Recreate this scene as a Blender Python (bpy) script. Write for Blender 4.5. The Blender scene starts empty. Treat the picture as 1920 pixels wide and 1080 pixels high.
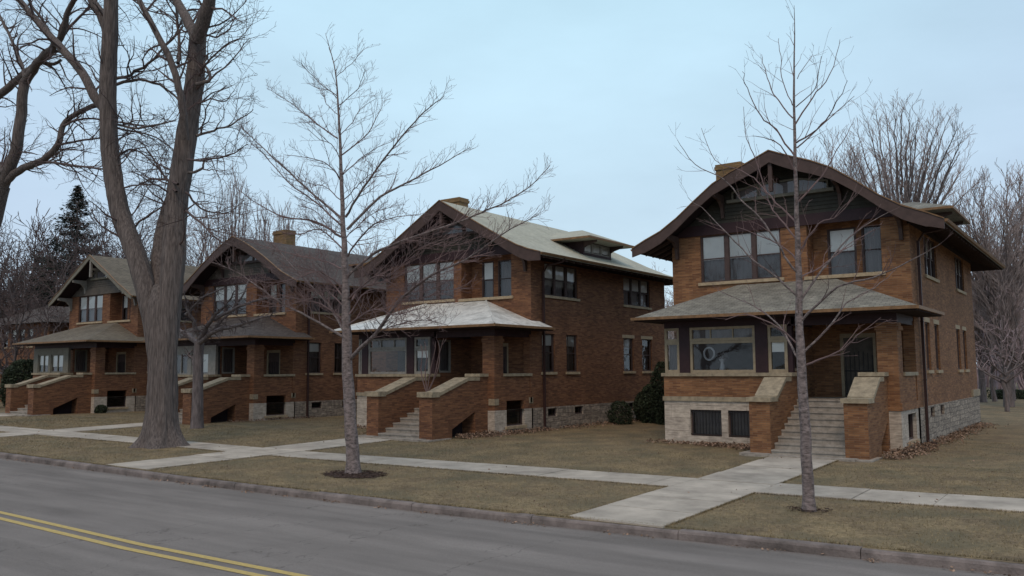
import bpy, math, random
from mathutils import Vector, Matrix, noise
R_ = math.radians
S = bpy.context.scene
COL = S.collection

# ------------------------------------------------------------------ camera
CF, YAW, PIT, ROL = 1594.17, 0.6225, 0.0963, -0.0063
CAM = Vector((5.7306, -28.6174, 2.6396))
fw = Vector((-math.sin(YAW)*math.cos(PIT), math.cos(YAW)*math.cos(PIT), math.sin(PIT)))
rt = Vector((math.cos(YAW), math.sin(YAW), 0)); up = rt.cross(fw)
rr = rt*math.cos(ROL) + up*math.sin(ROL); uu = -rt*math.sin(ROL) + up*math.cos(ROL)
cd = bpy.data.cameras.new('camera'); cam = bpy.data.objects.new('camera', cd); COL.objects.link(cam)
cam.matrix_world = Matrix(((rr.x, uu.x, -fw.x, CAM.x), (rr.y, uu.y, -fw.y, CAM.y), (rr.z, uu.z, -fw.z, CAM.z), (0, 0, 0, 1)))
cd.sensor_width = 36; cd.lens = CF/1920*36; cd.clip_end = 2000; cd.clip_start = .1
S.camera = cam

# ------------------------------------------------------------------ world, sun, exposure
SUN_EL, SUN_AZ = R_(50), R_(158)         # azimuth clockwise from +Y
w = bpy.data.worlds.new('World'); S.world = w; w.use_nodes = True
nt = w.node_tree; nt.nodes.clear()
def N(t, ty, **k):
    n = t.nodes.new(ty)
    for a, b in k.items(): setattr(n, a, b)
    return n
sky = N(nt, 'ShaderNodeTexSky', sky_type='NISHITA', sun_disc=False, sun_elevation=SUN_EL, sun_rotation=SUN_AZ)
sky.air_density = 1.2; sky.dust_density = 3.0; sky.ozone_density = 2.0
b1 = N(nt, 'ShaderNodeBackground'); b1.inputs[1].default_value = .05
nt.links.new(sky.outputs[0], b1.inputs[0])
tc = N(nt, 'ShaderNodeTexCoord'); sx = N(nt, 'ShaderNodeSeparateXYZ'); nt.links.new(tc.outputs['Generated'], sx.inputs[0])
cr = N(nt, 'ShaderNodeValToRGB'); nt.links.new(sx.outputs['Z'], cr.inputs[0])
e = cr.color_ramp.elements
e[0].position = 0; e[0].color = (.50, .615, .69, 1)
e[1].position = 1; e[1].color = (.46, .58, .70, 1)
for p_, c_ in ((.18, (.455, .58, .695, 1)), (.42, (.42, .58, .70, 1))):
    q = e.new(p_); q.color = c_
# thin uneven cloud: large soft noise plus a brighter patch of sky ahead of the camera, away from the sun lamp
mp = N(nt, 'ShaderNodeMapping'); mp.inputs['Scale'].default_value = (1.2, 1.2, 3.2); nt.links.new(tc.outputs['Generated'], mp.inputs[0])
nz = N(nt, 'ShaderNodeTexNoise'); nz.inputs['Scale'].default_value = 2.2; nz.inputs['Detail'].default_value = 6; nz.inputs['Roughness'].default_value = .55
nt.links.new(mp.outputs[0], nz.inputs['Vector'])
mr = N(nt, 'ShaderNodeMapRange'); mr.inputs[1].default_value = .3; mr.inputs[2].default_value = .72; mr.inputs[3].default_value = .93; mr.inputs[4].default_value = 1.09
nt.links.new(nz.outputs[0], mr.inputs[0])
vm = N(nt, 'ShaderNodeVectorMath', operation='SCALE'); nt.links.new(cr.outputs[0], vm.inputs[0]); nt.links.new(mr.outputs[0], vm.inputs['Scale'])
sx2 = N(nt, 'ShaderNodeVectorMath', operation='DOT_PRODUCT'); nt.links.new(tc.outputs['Generated'], sx2.inputs[0]); sx2.inputs[1].default_value = (-.50, .74, .42)
mg = N(nt, 'ShaderNodeMapRange'); mg.inputs[1].default_value = .82; mg.inputs[2].default_value = 1.; nt.links.new(sx2.outputs['Value'], mg.inputs[0])
mc = N(nt, 'ShaderNodeMix', data_type='RGBA'); mc.blend_type = 'MULTIPLY'; mc.inputs[0].default_value = 1; nt.links.new(vm.outputs[0], mc.inputs[6])
mt = N(nt, 'ShaderNodeMix', data_type='RGBA'); nt.links.new(mg.outputs[0], mt.inputs[0]); mt.inputs[6].default_value = (.94, .93, .97, 1); mt.inputs[7].default_value = (1.08, 1.13, 1.10, 1); nt.links.new(mt.outputs[2], mc.inputs[7])
b2 = N(nt, 'ShaderNodeBackground'); nt.links.new(mc.outputs[2], b2.inputs[0]); b2.inputs[1].default_value = 1.33
ad = N(nt, 'ShaderNodeMixShader'); ad.inputs[0].default_value = .85
nt.links.new(b1.outputs[0], ad.inputs[1]); nt.links.new(b2.outputs[0], ad.inputs[2])
wo = N(nt, 'ShaderNodeOutputWorld'); nt.links.new(ad.outputs[0], wo.inputs[0])
sl = bpy.data.lights.new('sun', 'SUN'); sl.energy = 1.2; sl.angle = R_(25); sl.color = (1, .76, .55)
so = bpy.data.objects.new('sun', sl); COL.objects.link(so)
sd = Vector((math.sin(SUN_AZ)*math.cos(SUN_EL), math.cos(SUN_AZ)*math.cos(SUN_EL), math.sin(SUN_EL)))
so.rotation_euler = sd.to_track_quat('Z', 'Y').to_euler()
S.view_settings.view_transform = 'Standard'; S.view_settings.look = 'None'
S.view_settings.exposure = .08; S.view_settings.gamma = 1
S.cycles.max_bounces = 6; S.cycles.diffuse_bounces = 2; S.cycles.transparent_max_bounces = 12

# ------------------------------------------------------------------ materials
def mat(name, col, rough=.85, var=.25, scale=3., bump=0., bscale=40., spec=.3, island=0., dark=None, stretch=None, metal=0.):
    m = bpy.data.materials.new(name); m.use_nodes = True; t = m.node_tree
    b = t.nodes['Principled BSDF']; b.inputs['Roughness'].default_value = rough; b.inputs['Specular IOR Level'].default_value = spec
    b.inputs['Metallic'].default_value = metal
    tc = N(t, 'ShaderNodeTexCoord'); vec = tc.outputs['Object']
    if stretch:
        mp = N(t, 'ShaderNodeMapping'); mp.inputs['Scale'].default_value = stretch; t.links.new(vec, mp.inputs[0]); vec = mp.outputs[0]
    n = N(t, 'ShaderNodeTexNoise'); n.inputs['Scale'].default_value = scale; n.inputs['Detail'].default_value = 8; n.inputs['Roughness'].default_value = .65
    t.links.new(vec, n.inputs['Vector'])
    d = dark or tuple(c*(1-var*1.6) for c in col)
    r = N(t, 'ShaderNodeValToRGB'); r.color_ramp.elements[0].position = .3; r.color_ramp.elements[0].color = (*d, 1)
    r.color_ramp.elements[1].position = .7; r.color_ramp.elements[1].color = (*[min(1, c*(1+var*.5)) for c in col], 1)
    t.links.new(n.outputs[0], r.inputs[0]); out = r.outputs[0]
    if island:
        g = N(t, 'ShaderNodeNewGeometry'); h = N(t, 'ShaderNodeMapRange'); h.inputs[3].default_value = 1-island; h.inputs[4].default_value = 1+island
        t.links.new(g.outputs['Random Per Island'], h.inputs[0])
        v = N(t, 'ShaderNodeVectorMath', operation='SCALE'); t.links.new(out, v.inputs[0]); t.links.new(h.outputs[0], v.inputs['Scale']); out = v.outputs[0]
    t.links.new(out, b.inputs['Base Color'])
    if bump:
        n2 = N(t, 'ShaderNodeTexNoise'); n2.inputs['Scale'].default_value = bscale; n2.inputs['Detail'].default_value = 5; t.links.new(vec, n2.inputs['Vector'])
        bp = N(t, 'ShaderNodeBump'); bp.inputs['Strength'].default_value = bump; bp.inputs['Distance'].default_value = .03
        t.links.new(n2.outputs[0], bp.inputs['Height']); t.links.new(bp.outputs[0], b.inputs['Normal'])
    return m

def planar(t):
    """wall coordinates: (run along the wall, height), chosen by the face's own direction"""
    tc = N(t, 'ShaderNodeTexCoord'); g = N(t, 'ShaderNodeNewGeometry')
    s = N(t, 'ShaderNodeSeparateXYZ'); t.links.new(tc.outputs['Object'], s.inputs[0])
    n = N(t, 'ShaderNodeSeparateXYZ'); t.links.new(g.outputs['True Normal'], n.inputs[0])
    return s, n
def mth(t, op, a, b=None, c=None):
    m = N(t, 'ShaderNodeMath', operation=op)
    for i, v in enumerate((a, b, c)):
        if v is None: continue
        if hasattr(v, 'links') or hasattr(v, 'is_linked'): t.links.new(v, m.inputs[i])
        else: m.inputs[i].default_value = v
    return m.outputs[0]
def rows(name, c1, c2, mortar, bw, bh, ms, rough=.85, bump=.3, roofy=False, var=.35, vscale=.7, offset=.5, bias=0., spec=.25, stain=None, wavy=.012):
    m = bpy.data.materials.new(name); m.use_nodes = True; t = m.node_tree
    b = t.nodes['Principled BSDF']; b.inputs['Roughness'].default_value = rough; b.inputs['Specular IOR Level'].default_value = spec
    s, n = planar(t)
    ax = mth(t, 'ABSOLUTE', n.outputs[0]); ay = mth(t, 'ABSOLUTE', n.outputs[1]); az = mth(t, 'ABSOLUTE', n.outputs[2])
    isx = mth(t, 'GREATER_THAN', ax, ay)
    def mix(f, a, bb):
        k = N(t, 'ShaderNodeMix'); t.links.new(f, k.inputs[0]); t.links.new(a, k.inputs[2]); t.links.new(bb, k.inputs[3]); return k.outputs[0]
    u = mix(isx, s.outputs[0], s.outputs[1])
    if roofy: v = mth(t, 'MULTIPLY', mix(isx, s.outputs[1], s.outputs[0]), 1.15)
    else:
        top = mth(t, 'GREATER_THAN', az, .8)
        v = mix(top, s.outputs[2], s.outputs[1])
    cb = N(t, 'ShaderNodeCombineXYZ'); t.links.new(u, cb.inputs[0]); t.links.new(v, cb.inputs[1])
    # slight waviness so that courses are not ruler straight
    nw = N(t, 'ShaderNodeTexNoise'); nw.inputs['Scale'].default_value = 3.; t.links.new(cb.outputs[0], nw.inputs['Vector'])
    va = N(t, 'ShaderNodeVectorMath', operation='MULTIPLY_ADD'); va.inputs[1].default_value = (max(.02, wavy), wavy, 0); t.links.new(nw.outputs[1], va.inputs[0]); t.links.new(cb.outputs[0], va.inputs[2])
    br = N(t, 'ShaderNodeTexBrick'); br.offset = offset
    br.inputs['Color1'].default_value = (*c1, 1); br.inputs['Color2'].default_value = (*c2, 1); br.inputs['Mortar'].default_value = (*mortar, 1)
    br.inputs['Scale'].default_value = 1; br.inputs['Mortar Size'].default_value = ms; br.inputs['Brick Width'].default_value = bw; br.inputs['Row Height'].default_value = bh
    br.inputs['Bias'].default_value = bias; br.inputs['Mortar Smooth'].default_value = .3
    t.links.new(va.outputs[0], br.inputs['Vector'])
    nz = N(t, 'ShaderNodeTexNoise'); nz.inputs['Scale'].default_value = vscale; nz.inputs['Detail'].default_value = 9; nz.inputs['Roughness'].default_value = .7
    tc = N(t, 'ShaderNodeTexCoord'); t.links.new(tc.outputs['Object'], nz.inputs['Vector'])
    mr = N(t, 'ShaderNodeMapRange'); mr.inputs[1].default_value = .3; mr.inputs[2].default_value = .7; mr.inputs[3].default_value = 1-var; mr.inputs[4].default_value = 1+var*.6
    t.links.new(nz.outputs[0], mr.inputs[0])
    # per-course streaks (stretched noise): groups of darker bricks
    mp = N(t, 'ShaderNodeMapping'); mp.inputs['Scale'].default_value = (3.2, 16, 1); t.links.new(cb.outputs[0], mp.inputs[0])
    n3 = N(t, 'ShaderNodeTexNoise'); n3.inputs['Scale'].default_value = 1.; n3.inputs['Detail'].default_value = 4; t.links.new(mp.outputs[0], n3.inputs['Vector'])
    m3 = N(t, 'ShaderNodeMapRange'); m3.inputs[1].default_value = .32; m3.inputs[2].default_value = .62; m3.inputs[3].default_value = 1-var*.9; m3.inputs[4].default_value = 1.08
    t.links.new(n3.outputs[0], m3.inputs[0])
    f = mth(t, 'MULTIPLY', mr.outputs[0], m3.outputs[0])
    vs = N(t, 'ShaderNodeVectorMath', operation='SCALE'); t.links.new(br.outputs[0], vs.inputs[0]); t.links.new(f, vs.inputs['Scale'])
    out = vs.outputs[0]
    if stain:
        ns = N(t, 'ShaderNodeTexNoise'); ns.inputs['Scale'].default_value = 1.6; ns.inputs['Detail'].default_value = 10; ns.inputs['Roughness'].default_value = .75
        t.links.new(tc.outputs['Object'], ns.inputs['Vector'])
        rs = N(t, 'ShaderNodeMapRange'); rs.inputs[1].default_value = .5; rs.inputs[2].default_value = .62; rs.inputs[4].default_value = stain[1]; t.links.new(ns.outputs[0], rs.inputs[0])
        k = N(t, 'ShaderNodeMix', data_type='RGBA'); t.links.new(rs.outputs[0], k.inputs[0]); t.links.new(out, k.inputs[6]); k.inputs[7].default_value = (*stain[0], 1); out = k.outputs[2]
    t.links.new(out, b.inputs['Base Color'])
    hh = mth(t, 'MULTIPLY_ADD', nz.outputs[0], .6, mth(t, 'SUBTRACT', 1, br.outputs[1]))
    bp = N(t, 'ShaderNodeBump'); bp.inputs['Strength'].default_value = bump; bp.inputs['Distance'].default_value = .012
    t.links.new(hh, bp.inputs['Height']); t.links.new(bp.outputs[0], b.inputs['Normal'])
    return m

def glassm():
    m = bpy.data.materials.new('window_glass'); m.use_nodes = True; t = m.node_tree; t.nodes.clear()
    tr = N(t, 'ShaderNodeBsdfTransparent'); tr.inputs[0].default_value = (.90, .90, .89, 1)
    gl = N(t, 'ShaderNodeBsdfGlossy'); gl.inputs['Roughness'].default_value = .03; gl.inputs[0].default_value = (.9, .9, .9, 1)
    fr = N(t, 'ShaderNodeFresnel'); fr.inputs[0].default_value = 1.55
    tc = N(t, 'ShaderNodeTexCoord'); nz = N(t, 'ShaderNodeTexNoise'); nz.inputs['Scale'].default_value = 1.3; t.links.new(tc.outputs['Object'], nz.inputs['Vector'])
    bp = N(t, 'ShaderNodeBump'); bp.inputs['Strength'].default_value = .25; bp.inputs['Distance'].default_value = .02; t.links.new(nz.outputs[0], bp.inputs['Height'])
    t.links.new(bp.outputs[0], gl.inputs['Normal'])
    mx = N(t, 'ShaderNodeMixShader'); a = mth(t, 'MULTIPLY_ADD', fr.outputs[0], 1.1, .0)
    t.links.new(a, mx.inputs[0]); t.links.new(tr.outputs[0], mx.inputs[1]); t.links.new(gl.outputs[0], mx.inputs[2])
    o = N(t, 'ShaderNodeOutputMaterial'); t.links.new(mx.outputs[0], o.inputs[0]); return m

M = {}
M['brick'] = rows('brick', (.285, .140, .064), (.155, .068, .034), (.19, .13, .085), .30, .062, .0055, var=.26, bump=.35)
M['brick_red'] = rows('brick_red', (.24, .112, .054), (.125, .054, .030), (.14, .085, .06), .30, .062, .0055, var=.28, bump=.35)
M['chimney_brick'] = rows('chimney_brick', (.26, .16, .07), (.19, .12, .055), (.15, .11, .07), .22, .07, .008, var=.3)
M['stone'] = rows('rubble_stone', (.43, .355, .28), (.28, .23, .185), (.20, .17, .145), .42, .19, .012, var=.5, bump=1., vscale=5.5, wavy=.16)
M['cut_stone'] = rows('cut_stone', (.49, .42, .345), (.44, .375, .31), (.36, .31, .26), 1.4, .46, .006, var=.34, bump=1., vscale=3.4, wavy=.05)
M['coping'] = mat('coping_stone', (.33, .27, .185), .8, .3, 5, .2, 60)
M['sill_stone'] = mat('sill_stone', (.40, .31, .20), .8, .25, 6, .2, 60)
M['step'] = mat('step_concrete', (.33, .29, .245), .85, .28, 5, .25, 50)
M['maroon'] = mat('maroon_paint', (.072, .045, .038), .6, .2, 4, .1, 30)
M['dark_maroon'] = mat('dark_maroon_paint', (.036, .016, .018), .6, .2, 4)
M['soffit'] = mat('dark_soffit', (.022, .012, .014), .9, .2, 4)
M['green_board'] = mat('dark_green_siding', (.046, .041, .031), .75, .25, 4)
M['grey_trim'] = mat('grey_green_paint', (.17, .155, .12), .7, .2, 4)
M['grey_board'] = mat('grey_siding', (.105, .09, .075), .75, .25, 4)
M['tan'] = mat('tan_paint', (.34, .27, .18), .65, .2, 5)
M['pale_frame'] = mat('pale_frame_paint', (.27, .25, .22), .65, .2, 5)
M['brown_frame'] = mat('brown_sash', (.075, .05, .045), .6, .2, 5)
M['edge'] = mat('ochre_roof_edge', (.22, .125, .06), .6, .3, 6)
M['glass'] = glassm()
M['shade'] = mat('white_blind', (.9, .87, .82), .9, .05, 2)
M['curtain'] = mat('grey_curtain', (.25, .22, .215), .9, .12, 3, .2, 7, stretch=(3, 3, .4))
M['roof_grey'] = rows('weathered_shingle', (.28, .262, .215), (.21, .195, .165), (.12, .115, .095), .30, .14, .012, roofy=True, var=.42, bump=.6, rough=.9, vscale=1.4)
M['roof_silver'] = rows('silver_coated_roof', (.74, .73, .68), (.66, .66, .62), (.40, .40, .38), .9, .30, .006, roofy=True, var=.26, bump=.3, rough=.42, spec=.6, vscale=2.2, stain=((.36, .35, .32), .9))
M['roof_pale'] = rows('pale_shingle', (.42, .405, .32), (.37, .36, .29), (.29, .28, .23), .35, .14, .006, roofy=True, var=.16, bump=.3, rough=.8)
M['roof_brown'] = rows('brown_shingle', (.115, .095, .085), (.08, .066, .06), (.045, .04, .036), .30, .14, .010, roofy=True, var=.3, bump=.5, rough=.9)
M['roof_olive'] = rows('olive_shingle', (.185, .158, .118), (.145, .122, .095), (.09, .08, .06), .30, .14, .010, roofy=True, var=.3, bump=.5, rough=.9)
M['walk'] = mat('walk_concrete', (.43, .375, .31), .9, .26, 1.1, .3, 60, island=.10)
M['curb'] = mat('curb_concrete', (.20, .165, .15), .9, .4, 2.2, .5, 30, island=.10)
M['yellow'] = mat('yellow_road_paint', (.47, .34, .10), .75, .35, 14, dark=(.36, .27, .12))
M['mulch'] = mat('mulch', (.085, .052, .040), 1, .5, 18, 1, 60)
M['leaf'] = mat('dry_leaves', (.25, .165, .115), .85, .3, 8, island=.6)
M['grassblade'] = mat('dry_grass', (.255, .195, .105), .9, .4, 1.4, island=.5, dark=(.10, .082, .045))
M['bark_big'] = mat('furrowed_bark', (.145, .120, .110), .95, .45, 7, 1., 10, stretch=(2.6, 2.6, .22))
M['bark_pale'] = mat('pale_smooth_bark', (.235, .19, .18), .9, .5, 9, .9, 24, stretch=(1, 1, 1.8))
M['twig_pale'] = mat('greyish_twigs', (.17, .115, .11), .9, .2, 3)
M['twig_dark'] = mat('dark_twigs', (.10, .072, .068), .9, .2, 3)
M['bark_grey'] = mat('grey_bark', (.17, .14, .135), .95, .4, 5, .6, 14, stretch=(2, 2, .4))
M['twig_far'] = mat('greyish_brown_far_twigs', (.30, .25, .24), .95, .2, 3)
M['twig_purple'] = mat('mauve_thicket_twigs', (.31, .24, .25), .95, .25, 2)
M['needle'] = mat('dark_needles', (.035, .045, .035), .9, .4, 4, island=.5)
M['evergreen'] = mat('evergreen_leaves', (.035, .048, .025), .8, .4, 5, island=.6)
M['iron'] = mat('black_iron', (.02, .018, .018), .5, .1, 4)
M['downpipe'] = mat('dark_brown_downspout', (.05, .025, .022), .5, .2, 4)
M['white'] = mat('white_ceramic', (.6, .6, .62), .4, .05, 4)
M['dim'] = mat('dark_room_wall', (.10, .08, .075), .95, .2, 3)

def lawnm():
    m = mat('dormant_lawn', (.215, .160, .086), .95, .35, .9, .8, 22, dark=(.125, .090, .055)); t = m.node_tree
    b = t.nodes['Principled BSDF']; src = b.inputs['Base Color'].links[0].from_socket
    tc = N(t, 'ShaderNodeTexCoord'); n = N(t, 'ShaderNodeTexNoise'); n.inputs['Scale'].default_value = 9; n.inputs['Detail'].default_value = 10; n.inputs['Roughness'].default_value = .8
    t.links.new(tc.outputs['Object'], n.inputs['Vector'])
    r = N(t, 'ShaderNodeMapRange'); r.inputs[1].default_value = .35; r.inputs[2].default_value = .65; r.inputs[3].default_value = .5; r.inputs[4].default_value = 1.45; t.links.new(n.outputs[0], r.inputs[0])
    v = N(t, 'ShaderNodeVectorMath', operation='SCALE'); t.links.new(src, v.inputs[0]); t.links.new(r.outputs[0], v.inputs['Scale'])
    # green patches that stayed alive
    n2 = N(t, 'ShaderNodeTexNoise'); n2.inputs['Scale'].default_value = .8; n2.inputs['Detail'].default_value = 10; t.links.new(tc.outputs['Object'], n2.inputs['Vector'])
    r2 = N(t, 'ShaderNodeMapRange'); r2.inputs[1].default_value = .46; r2.inputs[2].default_value = .66; r2.inputs[4].default_value = .8; t.links.new(n2.outputs[0], r2.inputs[0])
    k = N(t, 'ShaderNodeMix', data_type='RGBA'); t.links.new(r2.outputs[0], k.inputs[0]); t.links.new(v.outputs[0], k.inputs[6]); k.inputs[7].default_value = (.115, .098, .058, 1)
    t.links.new(k.outputs[2], b.inputs['Base Color']); return m
M['lawn'] = lawnm()
def roadm():
    m = mat('worn_road', (.225, .200, .182), .93, .14, .6, .5, 120, spec=.12, stretch=(.5, 1.6, 1)); t = m.node_tree
    b = t.nodes['Principled BSDF']; src = b.inputs['Base Color'].links[0].from_socket
    tc = N(t, 'ShaderNodeTexCoord')
    n = N(t, 'ShaderNodeTexNoise'); n.inputs['Scale'].default_value = 45; n.inputs['Detail'].default_value = 6; n.inputs['Roughness'].default_value = .8; t.links.new(tc.outputs['Object'], n.inputs['Vector'])
    r = N(t, 'ShaderNodeMapRange'); r.inputs[1].default_value = .3; r.inputs[2].default_value = .7; r.inputs[3].default_value = .78; r.inputs[4].default_value = 1.2; t.links.new(n.outputs[0], r.inputs[0])
    v = N(t, 'ShaderNodeVectorMath', operation='SCALE'); t.links.new(src, v.inputs[0]); t.links.new(r.outputs[0], v.inputs['Scale'])
    # long streaks and meandering cracks
    mp = N(t, 'ShaderNodeMapping'); mp.inputs['Scale'].default_value = (.09, 1.1, 1); t.links.new(tc.outputs['Object'], mp.inputs[0])
    n2 = N(t, 'ShaderNodeTexNoise'); n2.inputs['Scale'].default_value = 1.6; n2.inputs['Detail'].default_value = 6; t.links.new(mp.outputs[0], n2.inputs['Vector'])
    r2 = N(t, 'ShaderNodeMapRange'); r2.inputs[1].default_value = .35; r2.inputs[2].default_value = .65; r2.inputs[3].default_value = .86; r2.inputs[4].default_value = 1.1; t.links.new(n2.outputs[0], r2.inputs[0])
    v2 = N(t, 'ShaderNodeVectorMath', operation='SCALE'); t.links.new(v.outputs[0], v2.inputs[0]); t.links.new(r2.outputs[0], v2.inputs['Scale'])
    out = v2.outputs[0]
    for sc, thr, amt in (((.16, .07, 1), .004, .28), ((.035, .35, 1), .003, .15)):
        mp = N(t, 'ShaderNodeMapping'); mp.inputs['Scale'].default_value = sc; t.links.new(tc.outputs['Object'], mp.inputs[0])
        n3 = N(t, 'ShaderNodeTexNoise'); n3.inputs['Scale'].default_value = 1; n3.inputs['Detail'].default_value = 7; n3.inputs['Roughness'].default_value = .6; t.links.new(mp.outputs[0], n3.inputs['Vector'])
        a = mth(t, 'ABSOLUTE', mth(t, 'SUBTRACT', n3.outputs[0], .5)); c = mth(t, 'LESS_THAN', a, thr*.35)
        c = mth(t, 'SUBTRACT', 1, mth(t, 'MULTIPLY', c, amt))
        v3 = N(t, 'ShaderNodeVectorMath', operation='SCALE'); t.links.new(out, v3.inputs[0]); t.links.new(c, v3.inputs['Scale']); out = v3.outputs[0]
    t.links.new(out, b.inputs['Base Color']); return m
M['road'] = roadm()

# ------------------------------------------------------------------ helpers
class MB:
    def __init__(s): s.v = []; s.f = []
    def quad(s, a, b, c, d): n = len(s.v); s.v += [a, b, c, d]; s.f.append((n, n+1, n+2, n+3))
    def tri(s, a, b, c): n = len(s.v); s.v += [a, b, c]; s.f.append((n, n+1, n+2))
    def poly(s, p): n = len(s.v); s.v += list(p); s.f.append(tuple(range(n, n+len(p))))
    def box(s, x0, x1, y0, y1, z0, z1):
        if x0 > x1: x0, x1 = x1, x0
        if y0 > y1: y0, y1 = y1, y0
        n = len(s.v); s.v += [(x0, y0, z0), (x1, y0, z0), (x1, y1, z0), (x0, y1, z0), (x0, y0, z1), (x1, y0, z1), (x1, y1, z1), (x0, y1, z1)]
        s.f += [tuple(n+i for i in q) for q in ((0, 3, 2, 1), (4, 5, 6, 7), (0, 1, 5, 4), (1, 2, 6, 5), (2, 3, 7, 6), (3, 0, 4, 7))]
        return s
    def prism(s, pts, axis, a0, a1):
        """pts: closed outline in the two other axes, extruded along axis"""
        def P(p, a): return (a, p[0], p[1]) if axis == 0 else (p[0], a, p[1]) if axis == 1 else (p[0], p[1], a)
        n = len(s.v); k = len(pts); s.v += [P(p, a0) for p in pts] + [P(p, a1) for p in pts]
        s.f += [tuple(range(n, n+k)), tuple(range(n+2*k-1, n+k-1, -1))]
        for i in range(k): j = (i+1) % k; s.f.append((n+i, n+k+i, n+k+j, n+j))
        return s
    def tube(s, pts, rad, sides=5, cap=False):
        n0 = len(s.v); k = len(pts); prev = None
        for i, p in enumerate(pts):
            d = (pts[min(i+1, k-1)] - pts[max(i-1, 0)])
            if d.length < 1e-9: d = Vector((0, 0, 1))
            d.normalize()
            a = Vector((0, 1, 0)) if abs(d.y) < .9 else Vector((1, 0, 0))
            if prev is not None: a = prev
            x = (a - d*a.dot(d)).normalized(); prev = x; y = d.cross(x); r = rad[i] if not callable(rad) else rad(i)
            for j in range(sides):
                t = 2*math.pi*j/sides; q = p + (x*math.cos(t)+y*math.sin(t))*r; s.v.append(tuple(q))
        for i in range(k-1):
            for j in range(sides):
                a = n0+i*sides+j; b = n0+i*sides+(j+1) % sides; s.f.append((a, b, b+sides, a+sides))
        if cap: s.f.append(tuple(range(n0+sides-1, n0-1, -1))); s.f.append(tuple(range(n0+(k-1)*sides, n0+k*sides)))
    def build(s, name, m, parent=None, smooth=False, fix=False):
        me = bpy.data.meshes.new(name); me.from_pydata(s.v, [], s.f)
        if fix:
            import bmesh
            bm = bmesh.new(); bm.from_mesh(me); bmesh.ops.recalc_face_normals(bm, faces=bm.faces); bm.to_mesh(me); bm.free()
        me.materials.append(M[m] if isinstance(m, str) else m)
        if smooth: me.polygons.foreach_set('use_smooth', [True]*len(me.polygons))
        me.update()
        o = bpy.data.objects.new(name, me); COL.objects.link(o)
        if parent: o.parent = parent; o.matrix_parent_inverse = Matrix()
        return o
def tag(o, label=None, cat=None, group=None, kind=None):
    if label: o['label'] = label
    if cat: o['category'] = cat
    if group: o['group'] = group
    if kind: o['kind'] = kind
    return o
def empty(name, loc, *a, **k):
    o = bpy.data.objects.new(name, None); COL.objects.link(o); o.location = loc; o.empty_display_size = .3
    return tag(o, *a, **k)
def at(px, py, Y):
    """the point of the plane y=Y that the survey of the photograph gives for a pixel"""
    d = fw + rr*((px-960)/CF) - uu*((py-540)/CF); t = (Y-CAM.y)/d.y; return CAM + d*t
def at_dist(px, dist, z=0):
    d = fw + rr*((px-960)/CF) - uu*((694-540)/CF); d.z = 0; d.normalize(); p = CAM + d*dist; p.z = z; return p

# ------------------------------------------------------------------ ground levels
def rise(x): return max(0., min(1.3, (-16-x)/31))*.15
def pw(x, T):
    if x <= T[0][0]: return T[0][1]
    for (a, b), (c, d) in zip(T, T[1:]):
        if x <= c: return b+(d-b)*(x-a)/(c-a)
    return T[-1][1]
def yc(x): return pw(x, ((-200, -14.5), (-50, -14.55), (-28, -14.65), (-12, -14.95), (-6, -14.88), (0, -14.55), (5, -14.25), (12, -14.0), (200, -14.0)))
def gz(x, y):
    b = pw(y, ((-15.2, -.17), (-10.3, -.11), (-8.4, -.10), (-3.2, 0), (60, 0.0), (300, 0.4)))
    return b + rise(x)
RZ = -.33
def frange(a, b, s):
    r = []; 
    while a < b-1e-6: r.append(a); a += s
    return r+[b]

def sheet(name, xs, ys, zf, m, jit=0):
    b = MB(); n = len(ys); rnd = random.Random(3)
    for x in xs:
        for y in ys:
            yy = y(x) if callable(y) else y
            b.v.append((x, yy, zf(x, yy)+(rnd.uniform(-jit, jit) if jit else 0)))
    for i in range(len(xs)-1):
        for j in range(n-1): b.f.append((i*n+j, (i+1)*n+j, (i+1)*n+j+1, i*n+j+1))
    return tag(b.build(name, m), kind='structure')
xs = [-600, -300, -150, -100, -80]+frange(-66, 14, 2.)+[20, 40, 80, 160, 300, 600]
sheet('lawn', xs, [lambda x: yc(x)+.1, -13, -11.5, -10.3, -9.4, -8.4, -7, -5, -3.2, -1, 2, 6, 12, 20, 40, 80, 150, 300, 900], lambda x, y: gz(x, y)-.012, 'lawn')
sheet('ground', [-900, -100, 100, 900], [-900, -28.6, 28, 1200], lambda x, y: -.6, 'lawn')
sheet('opposite_verge', [-600, -60, 60, 600], [-600, -60, -26.6], lambda x, y: -.2, 'lawn')
sheet('road', xs, [lambda x: yc(x)-12.2, lambda x: yc(x)-8, lambda x: yc(x)-5.3, lambda x: yc(x)-2, lambda x: yc(x)+.02], lambda x, y: RZ+rise(x)*.9+.05*(1-((y-yc(x)+6)/6)**2), 'road')
# double yellow line
b = MB()
YL = lambda x: pw(x, ((-200, -19.5), (-50, -19.75), (-28, -19.92), (-13.7, -20.06), (-8, -20.27), (-4.2, -20.22), (5, -20.0), (60, -20)))
for off in (0, -.33):
    X = frange(-120, 40, 1.)
    for x0, x1 in zip(X, X[1:]):
        def q(x, o): y = YL(x)+o; return (x, y, RZ+rise(x)*.9+.05*(1-((y-yc(x)+6)/6)**2)+.006)
        b.quad(q(x0, off-.07), q(x1, off-.07), q(x1, off+.07), q(x0, off+.07))
tag(b.build('road_markings', 'yellow'), kind='structure')
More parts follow.
